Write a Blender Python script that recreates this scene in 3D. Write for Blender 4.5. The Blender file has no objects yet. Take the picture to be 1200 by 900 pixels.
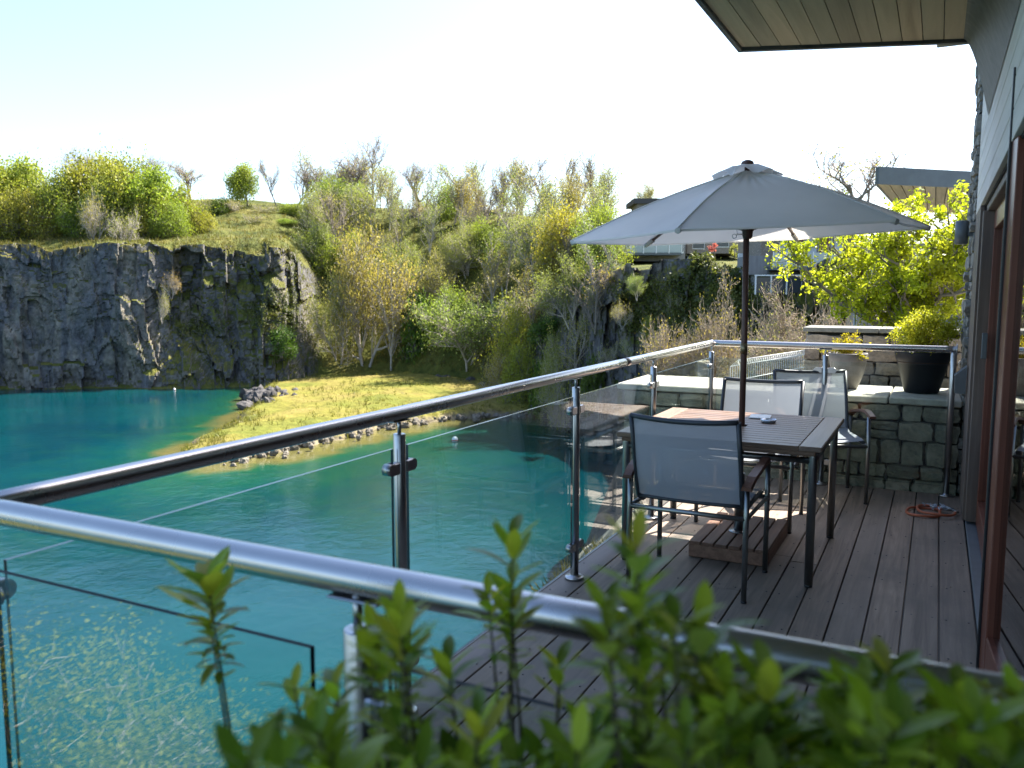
import bpy, bmesh, math, random
import numpy as np
from mathutils import Vector, Matrix
scene = bpy.context.scene
COL = scene.collection
R = math.radians
random.seed(7)

# ------------------------------------------------------------------ camera, sky, sun, exposure
CH = 1.48
YAW = R(26.9)
PITCH = math.atan(108 / 980)
cam_d = bpy.data.cameras.new('camera'); cam = bpy.data.objects.new('camera', cam_d); COL.objects.link(cam)
cam.location = (0, 0, CH)
cam.rotation_euler = (math.pi / 2 - PITCH, 0, YAW)
cam_d.sensor_width = 36; cam_d.lens = 980 / 1200 * 36
cam_d.clip_start = 0.05; cam_d.clip_end = 3000
cam_d.dof.use_dof = True; cam_d.dof.focus_distance = 5.5; cam_d.dof.aperture_fstop = 4.6
scene.camera = cam

SUN_AZ, SUN_EL = R(25), R(50)            # azimuth clockwise from +Y
w = bpy.data.worlds.new("World"); scene.world = w; w.use_nodes = True
nt = w.node_tree; bg = nt.nodes['Background']
sky = nt.nodes.new('ShaderNodeTexSky'); sky.sky_type = 'NISHITA'; sky.sun_disc = False
sky.sun_elevation = SUN_EL; sky.sun_rotation = SUN_AZ
sky.air_density = 1.0; sky.dust_density = 1.6; sky.ozone_density = 3.0
nt.links.new(sky.outputs[0], bg.inputs[0]); bg.inputs[1].default_value = 0.085
sd = bpy.data.lights.new('sun', 'SUN'); sd.energy = 4.6; sd.angle = R(0.55); sd.color = (1, 0.94, 0.84)
sun = bpy.data.objects.new('sun', sd); COL.objects.link(sun)
sdir = Vector((math.sin(SUN_AZ) * math.cos(SUN_EL), math.cos(SUN_AZ) * math.cos(SUN_EL), math.sin(SUN_EL)))
sun.rotation_euler = sdir.to_track_quat('Z', 'Y').to_euler()
vs = scene.view_settings
vs.view_transform = 'Standard'; vs.look = 'None'; vs.gamma = 1; vs.exposure = 2.22
cy = scene.cycles
cy.max_bounces = 10; cy.transparent_max_bounces = 24; cy.glossy_bounces = 4; cy.diffuse_bounces = 3
cy.transmission_bounces = 6; cy.caustics_reflective = True; cy.use_denoising = True
cy.sample_clamp_indirect = 8

FW = Vector((-math.sin(YAW), math.cos(YAW))); RT = Vector((math.cos(YAW), math.sin(YAW)))
def wx(b, d):                             # bearing number b (as in b/976 to the right of the view), distance d -> ground x, y
    l = d * (b - 600) / 976
    return (FW.x * d + RT.x * l, FW.y * d + RT.y * l)

# ------------------------------------------------------------------ materials
def nodes(name):
    m = bpy.data.materials.new(name); m.use_nodes = True
    n = m.node_tree; p = n.nodes['Principled BSDF']
    return m, n, p
def N(n, t, **k):
    a = n.nodes.new(t)
    for q, v in k.items():
        if q in a.inputs: a.inputs[q].default_value = v
        else: setattr(a, q, v)
    return a
def coords(n, scale=(1, 1, 1), obj=True):
    tc = n.nodes.new('ShaderNodeTexCoord'); mp = n.nodes.new('ShaderNodeMapping')
    mp.inputs['Scale'].default_value = scale
    n.links.new(tc.outputs['Object' if obj else 'Generated'], mp.inputs[0])
    return mp.outputs[0]
def rampn(n, src, stops):
    r = n.nodes.new('ShaderNodeValToRGB'); e = r.color_ramp.elements
    while len(e) > len(stops): e.remove(e[-1])
    while len(e) < len(stops): e.new(0.5)
    for i, (p, c) in enumerate(stops):
        e[i].position = p; e[i].color = (*c, 1) if len(c) == 3 else c
    n.links.new(src, r.inputs[0]); return r.outputs[0]
def mixc(n, fac, a, b, mode='MIX'):
    m = n.nodes.new('ShaderNodeMix'); m.data_type = 'RGBA'; m.blend_type = mode
    for s, v in ((0, fac), (6, a), (7, b)):
        if hasattr(v, 'default_value') or hasattr(v, 'is_linked'): n.links.new(v, m.inputs[s])
        else: m.inputs[s].default_value = v if s == 0 else ((*v, 1) if len(v) == 3 else v)
    return m.outputs[2]
def bump(n, p, src, strength, dist=0.01):
    b = n.nodes.new('ShaderNodeBump'); b.inputs['Strength'].default_value = strength; b.inputs['Distance'].default_value = dist
    n.links.new(src, b.inputs['Height']); n.links.new(b.outputs[0], p.inputs['Normal']); return b
def simple(name, c, rough=0.5, metal=0.0, var=0.12, scale=(8, 8, 8), bmp=0.0, spec=0.5, rnd=0.0, bdist=0.01):
    m, n, p = nodes(name)
    p.inputs['Roughness'].default_value = rough; p.inputs['Metallic'].default_value = metal
    p.inputs['Specular IOR Level'].default_value = spec
    co = coords(n, scale)
    nz = N(n, 'ShaderNodeTexNoise', Scale=1.0, Detail=6.0, Roughness=0.6); n.links.new(co, nz.inputs['Vector'])
    lo = tuple(v * (1 - var) for v in c); hi = tuple(min(1, v * (1 + var)) for v in c)
    col = rampn(n, nz.outputs['Fac'], [(0.3, lo), (0.7, hi)])
    if rnd:
        oi = n.nodes.new('ShaderNodeObjectInfo')
        k = rampn(n, oi.outputs['Random'], [(0, (1 - rnd,) * 3), (1, (1 + rnd * 0.6,) * 3)])
        col = mixc(n, 1.0, col, k, 'MULTIPLY')
    n.links.new(col, p.inputs['Base Color'])
    if bmp: bump(n, p, nz.outputs['Fac'], bmp, bdist)
    return m
def wood(name, c1, c2, along='Y', rough=0.65, rnd=0.25, fine=1.0, stain=None, tint=None, bmp=0.25):
    m, n, p = nodes(name)
    a = dict(X=(1.2, 26, 26), Y=(26, 1.2, 26), Z=(26, 26, 1.2))[along]
    co = coords(n, tuple(v * fine for v in a))
    oi = n.nodes.new('ShaderNodeObjectInfo')
    add = n.nodes.new('ShaderNodeVectorMath'); add.operation = 'ADD'
    sc = n.nodes.new('ShaderNodeVectorMath'); sc.operation = 'SCALE'; sc.inputs['Scale'].default_value = 37.0
    cmb = n.nodes.new('ShaderNodeCombineXYZ')
    for i in range(3): n.links.new(oi.outputs['Random'], cmb.inputs[i])
    n.links.new(cmb.outputs[0], sc.inputs[0]); n.links.new(co, add.inputs[0]); n.links.new(sc.outputs[0], add.inputs[1])
    nz = N(n, 'ShaderNodeTexNoise', Scale=1.0, Detail=8.0, Roughness=0.65, Distortion=0.6); n.links.new(add.outputs[0], nz.inputs['Vector'])
    col = rampn(n, nz.outputs['Fac'], [(0.32, c1), (0.68, c2)])
    k = rampn(n, oi.outputs['Random'], [(0, (1 - rnd,) * 3), (0.5, (1, 1, 1)), (1, (1 + rnd * 0.7, 1 + rnd * 0.6, 1 + rnd * 0.5))])
    col = mixc(n, 1.0, col, k, 'MULTIPLY')
    if tint:
        oi2 = n.nodes.new('ShaderNodeMath'); oi2.operation = 'MULTIPLY'; oi2.inputs[1].default_value = 7.31
        fr = n.nodes.new('ShaderNodeMath'); fr.operation = 'FRACT'
        n.links.new(oi.outputs['Random'], oi2.inputs[0]); n.links.new(oi2.outputs[0], fr.inputs[0])
        f2 = rampn(n, fr.outputs[0], [(0.2, (0, 0, 0)), (0.9, (0.6, 0.6, 0.6))])
        col = mixc(n, f2, col, tint)
    if stain:
        c2_ = coords(n, (2.2, 1.1, 2.2)); n2 = N(n, 'ShaderNodeTexNoise', Scale=1.3, Detail=5.0, Roughness=0.6); n.links.new(c2_, n2.inputs['Vector'])
        f = rampn(n, n2.outputs['Fac'], [(0.45, (0, 0, 0)), (0.68, (0.75, 0.75, 0.75))])
        col = mixc(n, f, col, stain)
    n.links.new(col, p.inputs['Base Color']); p.inputs['Roughness'].default_value = rough
    p.inputs['Specular IOR Level'].default_value = 0.35
    bump(n, p, nz.outputs['Fac'], bmp, 0.004)
    return m
def leafm(name, c1, c2, trans=0.45, hue=0.25, rough=0.5, scale=0.6):
    m, n, p = nodes(name)
    nz = N(n, 'ShaderNodeTexNoise', Scale=scale, Detail=3.0); tc = n.nodes.new('ShaderNodeTexCoord'); n.links.new(tc.outputs['Object'], nz.inputs['Vector'])
    geo = n.nodes.new('ShaderNodeNewGeometry')
    a = rampn(n, nz.outputs['Fac'], [(0.35, c1), (0.65, c2)])
    k = rampn(n, geo.outputs['Random Per Island'], [(0, (1 - hue, 1 - hue, 1 - hue)), (1, (1 + hue, 1 + hue, 1))])
    oi = n.nodes.new('ShaderNodeObjectInfo')
    k2 = rampn(n, oi.outputs['Random'], [(0, (1.25, 0.95, 1.0)), (0.5, (1, 1, 1)), (1, (0.82, 0.98, 0.9))])
    a = mixc(n, 1.0, a, k, 'MULTIPLY'); a = mixc(n, 1.0, a, k2, 'MULTIPLY')
    n.links.new(a, p.inputs['Base Color']); p.inputs['Roughness'].default_value = rough; p.inputs['Specular IOR Level'].default_value = 0.3
    tr = n.nodes.new('ShaderNodeBsdfTranslucent'); b = mixc(n, 1.0, a, (1.15, 1.2, 0.7), 'MULTIPLY'); n.links.new(b, tr.inputs[0])
    mx = n.nodes.new('ShaderNodeMixShader'); mx.inputs[0].default_value = trans
    n.links.new(p.outputs[0], mx.inputs[1]); n.links.new(tr.outputs[0], mx.inputs[2])
    n.links.new(mx.outputs[0], n.nodes['Material Output'].inputs[0])
    return m
def glassm(name, tint=(0.93, 0.97, 0.95), boost=1.0):
    m, n, p = nodes(name); n.nodes.remove(p)
    t = n.nodes.new('ShaderNodeBsdfTransparent'); t.inputs[0].default_value = (*tint, 1)
    g = n.nodes.new('ShaderNodeBsdfGlossy'); g.inputs['Roughness'].default_value = 0.0
    fr = n.nodes.new('ShaderNodeFresnel'); fr.inputs[0].default_value = 1.52
    ge = n.nodes.new('ShaderNodeNewGeometry'); mr = n.nodes.new('ShaderNodeMapRange'); mr.inputs[3].default_value = 1.52; mr.inputs[4].default_value = 1 / 1.52
    n.links.new(ge.outputs['Backfacing'], mr.inputs[0]); n.links.new(mr.outputs[0], fr.inputs[0])
    mu = n.nodes.new('ShaderNodeMath'); mu.operation = 'MULTIPLY'; mu.inputs[1].default_value = boost; mu.use_clamp = True
    mx = n.nodes.new('ShaderNodeMixShader'); n.links.new(fr.outputs[0], mu.inputs[0]); n.links.new(mu.outputs[0], mx.inputs[0])
    n.links.new(t.outputs[0], mx.inputs[1]); n.links.new(g.outputs[0], mx.inputs[2])
    n.links.new(mx.outputs[0], n.nodes['Material Output'].inputs[0])
    return m
def steelm(name, c=(0.58, 0.58, 0.6), rough=0.25):
    m, n, p = nodes(name)
    p.inputs['Metallic'].default_value = 1; p.inputs['Roughness'].default_value = rough
    co = coords(n, (3, 3, 3)); nz = N(n, 'ShaderNodeTexNoise', Scale=2.0, Detail=4.0, Roughness=0.6); n.links.new(co, nz.inputs['Vector'])
    n.links.new(rampn(n, nz.outputs['Fac'], [(0.3, tuple(v * 0.9 for v in c)), (0.7, c)]), p.inputs['Base Color'])
    mr = n.nodes.new('ShaderNodeMapRange'); mr.inputs[3].default_value = rough * 0.9; mr.inputs[4].default_value = rough * 1.15
    n.links.new(nz.outputs['Fac'], mr.inputs[0]); n.links.new(mr.outputs[0], p.inputs['Roughness'])
    return m

M = {}
M['deck'] = wood('weathered_deck_wood', (0.148, 0.108, 0.083), (0.345, 0.262, 0.20), 'Y', 0.62, 0.28, stain=(0.145, 0.12, 0.098), tint=(0.225, 0.185, 0.155))
M['soffit'] = wood('soffit_cedar', (0.36, 0.245, 0.13), (0.58, 0.41, 0.235), 'Y', 0.7, 0.35, 0.5, tint=(0.37, 0.30, 0.17))
M['soffit2'] = wood('pale_soffit_cedar', (0.42, 0.31, 0.2), (0.62, 0.48, 0.33), 'Y', 0.7, 0.25, 0.5)
M['clad'] = wood('silvered_cladding', (0.52, 0.48, 0.42), (0.72, 0.68, 0.61), 'Y', 0.75, 0.15, 0.6, tint=(0.6, 0.57, 0.52))
M['fascia'] = wood('dark_fascia_wood', (0.065, 0.06, 0.05), (0.13, 0.12, 0.105), 'X', 0.6, 0.1, 0.5)
M['table'] = wood('table_hardwood', (0.105, 0.06, 0.036), (0.20, 0.12, 0.072), 'X', 0.42, 0.16)
M['tableY'] = wood('table_hardwood_end', (0.15, 0.10, 0.07), (0.26, 0.18, 0.125), 'Y', 0.4, 0.16)
M['arm'] = wood('armrest_hardwood', (0.07, 0.028, 0.018), (0.15, 0.065, 0.04), 'Y', 0.4, 0.2)
M['base'] = wood('umbrella_base_wood', (0.13, 0.067, 0.045), (0.25, 0.14, 0.095), 'Y', 0.55, 0.25)
M['pole'] = wood('umbrella_pole_wood', (0.055, 0.026, 0.02), (0.12, 0.06, 0.045), 'Z', 0.35, 0.1)
M['doorwood'] = wood('red_brown_door_wood', (0.13, 0.042, 0.025), (0.20, 0.066, 0.04), 'Z', 0.35, 0.1, bmp=0.05)
M['jamb'] = wood('grey_brown_jamb_wood', (0.11, 0.085, 0.07), (0.18, 0.14, 0.115), 'Z', 0.6, 0.15)
M['steel'] = steelm('brushed_steel', (0.46, 0.46, 0.47), 0.28)
M['steelrail'] = steelm('brushed_steel_handrail', (0.52, 0.50, 0.485), 0.27)
M['alu'] = steelm('satin_chair_steel', (0.30, 0.31, 0.31), 0.33)
M['darkframe'] = simple('dark_sling_edge', (0.045, 0.05, 0.058), 0.4, 0.3)
M['black'] = simple('black_trim', (0.015, 0.016, 0.018), 0.4)
M['litter'] = simple('dry_leaf_litter', (0.12, 0.08, 0.04), 0.9, var=0.5)
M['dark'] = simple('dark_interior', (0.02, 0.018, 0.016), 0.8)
M['greymetal'] = simple('grey_painted_metal', (0.10, 0.115, 0.125), 0.45)
M['sill'] = simple('grey_sill_metal', (0.13, 0.15, 0.17), 0.4)
M['glass'] = glassm('balustrade_glass', boost=1.25)
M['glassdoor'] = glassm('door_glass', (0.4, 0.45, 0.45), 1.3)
M['glassedge'] = simple('glass_edge', (0.012, 0.035, 0.04), 0.12, var=0.03)
M['glassedge_nosky'] = simple('skyless_glass_edge', (0.006, 0.012, 0.02), 0.5, var=0.03, spec=0.05)  # copy of the glass edge, darkened to leave out the sky reflection
M['hose'] = simple('orange_rubber', (0.42, 0.11, 0.05), 0.5)
M['white'] = simple('white_paint', (0.75, 0.76, 0.76), 0.5, var=0.05)
M['silver'] = simple('silver_foil', (0.6, 0.68, 0.8), 0.25, 0.6)
M['potblack'] = simple('black_glazed_pot', (0.012, 0.014, 0.018), 0.5, spec=0.25)
M['potgrey'] = simple('grey_ceramic_pot', (0.14, 0.13, 0.125), 0.5, var=0.4)
M['soil'] = simple('potting_soil', (0.045, 0.03, 0.02), 0.95, bmp=0.6)
M['mortar'] = simple('dark_mortar', (0.055, 0.053, 0.045), 0.95, bmp=0.6, scale=(30, 30, 30))
def stonem(name, a, b, c):
    m, n, p = nodes(name)
    oi = n.nodes.new('ShaderNodeObjectInfo'); geo = coords(n, (1, 1, 1))
    n1 = N(n, 'ShaderNodeTexNoise', Scale=3.0, Detail=8.0, Roughness=0.7); n.links.new(geo, n1.inputs['Vector'])
    tc = n.nodes.new('ShaderNodeNewGeometry')
    n2 = N(n, 'ShaderNodeTexNoise', Scale=38.0, Detail=6.0, Roughness=0.7); n.links.new(tc.outputs['Position'], n2.inputs['Vector'])
    base = rampn(n, oi.outputs['Random'], [(0, a), (0.5, b), (1, c)])
    k = rampn(n, n2.outputs['Fac'], [(0.3, (0.6, 0.6, 0.6)), (0.7, (1.25, 1.25, 1.2))])
    col = mixc(n, 1.0, base, k, 'MULTIPLY')
    n3 = N(n, 'ShaderNodeTexNoise', Scale=9.0, Detail=5.0); n.links.new(tc.outputs['Position'], n3.inputs['Vector'])
    f = rampn(n, n3.outputs['Fac'], [(0.5, (0, 0, 0)), (0.66, (0.7, 0.7, 0.7))])
    col = mixc(n, f, col, tuple(v * 1.5 for v in b))
    n.links.new(col, p.inputs['Base Color']); p.inputs['Roughness'].default_value = 0.9
    bump(n, p, n2.outputs['Fac'], 0.7, 0.012)
    return m
M['stone'] = stonem('wall_stone', (0.15, 0.14, 0.105), (0.23, 0.215, 0.165), (0.29, 0.26, 0.20))
M['stone2'] = stonem('warm_wall_stone', (0.20, 0.16, 0.13), (0.28, 0.235, 0.19), (0.34, 0.29, 0.235))
M['stonegrey'] = stonem('pier_stone', (0.13, 0.13, 0.12), (0.2, 0.195, 0.175), (0.27, 0.25, 0.22))
M['coping'] = simple('pale_coping_stone', (0.42, 0.39, 0.33), 0.85, var=0.2, bmp=0.4, scale=(14, 14, 14))
M['coping2'] = simple('grey_coping_stone', (0.2, 0.2, 0.18), 0.85, var=0.2, bmp=0.4, scale=(14, 14, 14))

# fabric
def fabricm(name, c, trans, weave=900):
    m, n, p = nodes(name)
    co = coords(n, (1, 1, 1)); nz = N(n, 'ShaderNodeTexNoise', Scale=2.5, Detail=4.0); n.links.new(co, nz.inputs['Vector'])
    col = rampn(n, nz.outputs['Fac'], [(0.3, tuple(v * 0.93 for v in c)), (0.7, tuple(min(1, v * 1.05) for v in c))])
    n.links.new(col, p.inputs['Base Color']); p.inputs['Roughness'].default_value = 0.8; p.inputs['Specular IOR Level'].default_value = 0.2
    wv = N(n, 'ShaderNodeTexNoise', Scale=float(weave), Detail=1.0); n.links.new(co, wv.inputs['Vector'])
    bump(n, p, wv.outputs['Fac'], 0.15, 0.001)
    tr = n.nodes.new('ShaderNodeBsdfTranslucent'); n.links.new(col, tr.inputs[0])
    mx = n.nodes.new('ShaderNodeMixShader'); mx.inputs[0].default_value = trans
    n.links.new(p.outputs[0], mx.inputs[1]); n.links.new(tr.outputs[0], mx.inputs[2])
    return m, n, mx
m_, n_, mx_ = fabricm('canopy_canvas', (0.80, 0.765, 0.71), 0.36); n_.links.new(mx_.outputs[0], n_.nodes['Material Output'].inputs[0]); M['canopy'] = m_
m_, n_, mx_ = fabricm('mesh_sling_fabric', (0.37, 0.40, 0.445), 0.34)
tp = n_.nodes.new('ShaderNodeBsdfTransparent'); mm = n_.nodes.new('ShaderNodeMixShader'); mm.inputs[0].default_value = 0.13
n_.links.new(mx_.outputs[0], mm.inputs[1]); n_.links.new(tp.outputs[0], mm.inputs[2]); n_.links.new(mm.outputs[0], n_.nodes['Material Output'].inputs[0]); M['sling'] = m_

M['bark'] = simple('grey_bark', (0.17, 0.15, 0.125), 0.9, var=0.35, rnd=0.25, scale=(4, 4, 4))
M['barkgrey'] = simple('grey_brown_bark', (0.27, 0.225, 0.19), 0.9, var=0.3, rnd=0.25, scale=(4, 4, 4))
M['barktwig'] = simple('light_twig_bark', (0.34, 0.27, 0.19), 0.9, var=0.3, scale=(4, 4, 4))
M['barkpale'] = simple('pale_twig_bark', (0.38, 0.335, 0.28), 0.9, var=0.3, rnd=0.25, scale=(4, 4, 4))
M['leaf_lime'] = leafm('spring_lime_leaves', (0.20, 0.245, 0.035), (0.32, 0.345, 0.065))
M['leaf_pale'] = leafm('pale_willow_leaves', (0.21, 0.235, 0.065), (0.33, 0.34, 0.12))
M['leaf_dark'] = leafm('deep_green_leaves', (0.045, 0.095, 0.012), (0.11, 0.18, 0.025), 0.3)
M['leaf_bud'] = leafm('golden_bud_leaves', (0.30, 0.26, 0.06), (0.42, 0.37, 0.11))
M['leaf_fig'] = leafm('bright_lime_leaves', (0.26, 0.36, 0.02), (0.40, 0.46, 0.04), 0.55, scale=2)
M['leaf_gold'] = leafm('golden_green_shrub_leaves', (0.26, 0.30, 0.02), (0.42, 0.42, 0.04), 0.5, scale=6)
M['leaf_red'] = leafm('pink_red_leaves', (0.42, 0.13, 0.16), (0.5, 0.2, 0.22))
M['leaf_shoot'] = leafm('glossy_shoot_leaves', (0.30, 0.40, 0.035), (0.55, 0.60, 0.09), 0.5, 0.3, 0.35, scale=9)
M['leaf_shoot_dark'] = leafm('dark_shoot_leaves', (0.12, 0.19, 0.025), (0.25, 0.33, 0.045), 0.4, 0.3, 0.3, scale=9)
M['leaf_shoot_pale'] = leafm('yellow_green_shoot_leaves', (0.30, 0.38, 0.07), (0.48, 0.5, 0.16), 0.4, 0.3, 0.35, scale=9)
M['leaf_ivy'] = leafm('ivy_leaves', (0.06, 0.075, 0.018), (0.16, 0.15, 0.045), 0.3)
M['grassdull'] = leafm('rough_hill_grass', (0.07, 0.085, 0.02), (0.15, 0.14, 0.04), 0.4)
M['grassblade'] = leafm('grass_blades', (0.11, 0.12, 0.02), (0.17, 0.15, 0.04), 0.4)

# terrain: rock where steep, grass where flat
def terrainm():
    m, n, p = nodes('quarry_rock_and_turf')
    geo = n.nodes.new('ShaderNodeNewGeometry')
    at = n.nodes.new('ShaderNodeAttribute'); at.attribute_name = 'grass'
    mp = n.nodes.new('ShaderNodeMapping'); mp.inputs['Scale'].default_value = (1, 1, 0.22); n.links.new(geo.outputs['Position'], mp.inputs[0])
    n1 = N(n, 'ShaderNodeTexNoise', Scale=0.35, Detail=10.0, Roughness=0.65, Distortion=0.5); n.links.new(mp.outputs[0], n1.inputs['Vector'])
    n2 = N(n, 'ShaderNodeTexNoise', Scale=1.6, Detail=8.0, Roughness=0.7); n.links.new(geo.outputs['Position'], n2.inputs['Vector'])
    rock = rampn(n, n1.outputs['Fac'], [(0.3, (0.07, 0.07, 0.074)), (0.45, (0.14, 0.137, 0.14)), (0.55, (0.175, 0.16, 0.135)), (0.7, (0.27, 0.235, 0.185))])
    rock = mixc(n, 1.0, rock, rampn(n, n2.outputs['Fac'], [(0.3, (0.5, 0.5, 0.5)), (0.7, (1.35, 1.35, 1.35))]), 'MULTIPLY')
    vo = N(n, 'ShaderNodeTexVoronoi', Scale=0.55); vo.feature = 'DISTANCE_TO_EDGE'
    wn = n.nodes.new('ShaderNodeVectorMath'); wn.operation = 'ADD'; n.links.new(mp.outputs[0], wn.inputs[0]); n.links.new(n2.outputs['Color'], wn.inputs[1]); n.links.new(wn.outputs[0], vo.inputs['Vector'])
    rock = mixc(n, 1.0, rock, rampn(n, vo.outputs['Distance'], [(0.0, (0.7, 0.7, 0.7)), (0.05, (1, 1, 1))]), 'MULTIPLY')
    n3 = N(n, 'ShaderNodeTexNoise', Scale=0.25, Detail=8.0, Roughness=0.6); n.links.new(geo.outputs['Position'], n3.inputs['Vector'])
    grass = rampn(n, n3.outputs['Fac'], [(0.3, (0.04, 0.055, 0.01)), (0.5, (0.105, 0.11, 0.02)), (0.65, (0.15, 0.13, 0.03)), (0.8, (0.16, 0.135, 0.055))])
    grass = mixc(n, 1.0, grass, rampn(n, n2.outputs['Fac'], [(0.3, (0.6, 0.65, 0.6)), (0.7, (1.2, 1.2, 1.2))]), 'MULTIPLY')
    moss = mixc(n, 0.7, rock, (0.055, 0.055, 0.014))
    sp = n.nodes.new('ShaderNodeSeparateXYZ'); n.links.new(geo.outputs['Normal'], sp.inputs[0])
    ad = n.nodes.new('ShaderNodeMath'); ad.operation = 'MULTIPLY_ADD'; n.links.new(n2.outputs['Fac'], ad.inputs[0]); ad.inputs[1].default_value = 0.5; n.links.new(sp.outputs[2], ad.inputs[2])
    ad2 = n.nodes.new('ShaderNodeMath'); ad2.operation = 'ADD'; n.links.new(ad.outputs[0], ad2.inputs[0]); n.links.new(at.outputs['Fac'], ad2.inputs[1])
    f1 = rampn(n, ad2.outputs[0], [(0.66, (0, 0, 0)), (0.8, (1, 1, 1))])
    f2 = rampn(n, ad2.outputs[0], [(0.86, (0, 0, 0)), (0.98, (1, 1, 1))])
    c = mixc(n, f1, rock, moss); c = mixc(n, f2, c, grass)
    n.links.new(c, p.inputs['Base Color']); p.inputs['Roughness'].default_value = 0.92; p.inputs['Specular IOR Level'].default_value = 0.2
    mxh = n.nodes.new('ShaderNodeMath'); mxh.operation = 'ADD'; n.links.new(n2.outputs['Fac'], mxh.inputs[0]); n.links.new(vo.outputs['Distance'], mxh.inputs[1])
    bump(n, p, mxh.outputs[0], 0.9, 0.5)
    return m
M['terrain'] = terrainm()
def waterm():
    m, n, p = nodes('turquoise_quarry_water')
    geo = n.nodes.new('ShaderNodeNewGeometry')
    at = n.nodes.new('ShaderNodeAttribute'); at.attribute_name = 'shallow'
    n1 = N(n, 'ShaderNodeTexNoise', Scale=0.06, Detail=4.0); n.links.new(geo.outputs['Position'], n1.inputs['Vector'])
    deep = rampn(n, n1.outputs['Fac'], [(0.35, (0.000, 0.027, 0.040)), (0.65, (0.001, 0.046, 0.052))])
    n2 = N(n, 'ShaderNodeTexNoise', Scale=0.45, Detail=7.0, Roughness=0.65); n.links.new(geo.outputs['Position'], n2.inputs['Vector'])
    ad = n.nodes.new('ShaderNodeMath'); ad.operation = 'MULTIPLY_ADD'; n.links.new(n2.outputs['Fac'], ad.inputs[0]); ad.inputs[1].default_value = 0.5; n.links.new(at.outputs['Fac'], ad.inputs[2])
    c = mixc(n, rampn(n, ad.outputs[0], [(0.3, (0, 0, 0)), (0.75, (1, 1, 1))]), deep, (0.008, 0.062, 0.03))
    c = mixc(n, rampn(n, ad.outputs[0], [(0.72, (0, 0, 0)), (1.2, (1, 1, 1))]), c, (0.10, 0.092, 0.03))
    n.links.new(c, p.inputs['Base Color']); p.inputs['Roughness'].default_value = 0.06; p.inputs['IOR'].default_value = 1.33
    mp = n.nodes.new('ShaderNodeMapping'); mp.inputs['Scale'].default_value = (1, 1, 1); mp.inputs['Rotation'].default_value = (0, 0, 0.5); n.links.new(geo.outputs['Position'], mp.inputs[0])
    w1 = N(n, 'ShaderNodeTexNoise', Scale=1.3, Detail=5.0, Roughness=0.6, Distortion=0.3); n.links.new(mp.outputs[0], w1.inputs['Vector'])
    w0 = N(n, 'ShaderNodeTexNoise', Scale=0.09, Detail=3.0); n.links.new(geo.outputs['Position'], w0.inputs['Vector'])
    ml = n.nodes.new('ShaderNodeMath'); ml.operation = 'MULTIPLY'; n.links.new(w1.outputs['Fac'], ml.inputs[0])
    n.links.new(rampn(n, w0.outputs['Fac'], [(0.42, (0.25, 0.25, 0.25)), (0.6, (1, 1, 1))]), ml.inputs[1])
    bump(n, p, ml.outputs[0], 0.3, 0.22)
    return m
M['water'] = waterm()

# ------------------------------------------------------------------ object helpers
def props(o, label=None, cat=None, group=None, kind=None):
    if label: o['label'] = label
    if cat: o['category'] = cat
    if group: o['group'] = group
    if kind: o['kind'] = kind
    return o
def thing(name, label, cat, loc=(0, 0, 0), group=None, rz=0):
    o = bpy.data.objects.new(name, None); COL.objects.link(o); o.location = loc; o.rotation_euler = (0, 0, rz)
    o.empty_display_size = 0.1
    return props(o, label, cat, group)
def link(name, me, mat=None, parent=None, world=False):
    if mat is not None and len(me.materials) == 0: me.materials.append(mat)
    o = bpy.data.objects.new(name, me); COL.objects.link(o)
    if parent is not None:
        o.parent = parent
        if world:
            q = parent; mt = Matrix.Identity(4)
            while q is not None:
                mt = (q.matrix_parent_inverse @ q.matrix_basis) @ mt
                q = q.parent
            o.matrix_parent_inverse = mt.inverted()
    return o
def dup(root, loc, rz=0, scale=1, label=None, group=None):
    def cp(o, par):
        c = o.copy(); COL.objects.link(c)
        if par is not None: c.parent = par
        for ch in list(o.children): cp(ch, c)
        return c
    r = cp(root, None); r.location = loc; r.rotation_euler = (0, 0, rz); r.scale = (scale,) * 3 if not isinstance(scale, tuple) else scale
    if label: r['label'] = label
    if group: r['group'] = group
    return r
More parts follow.
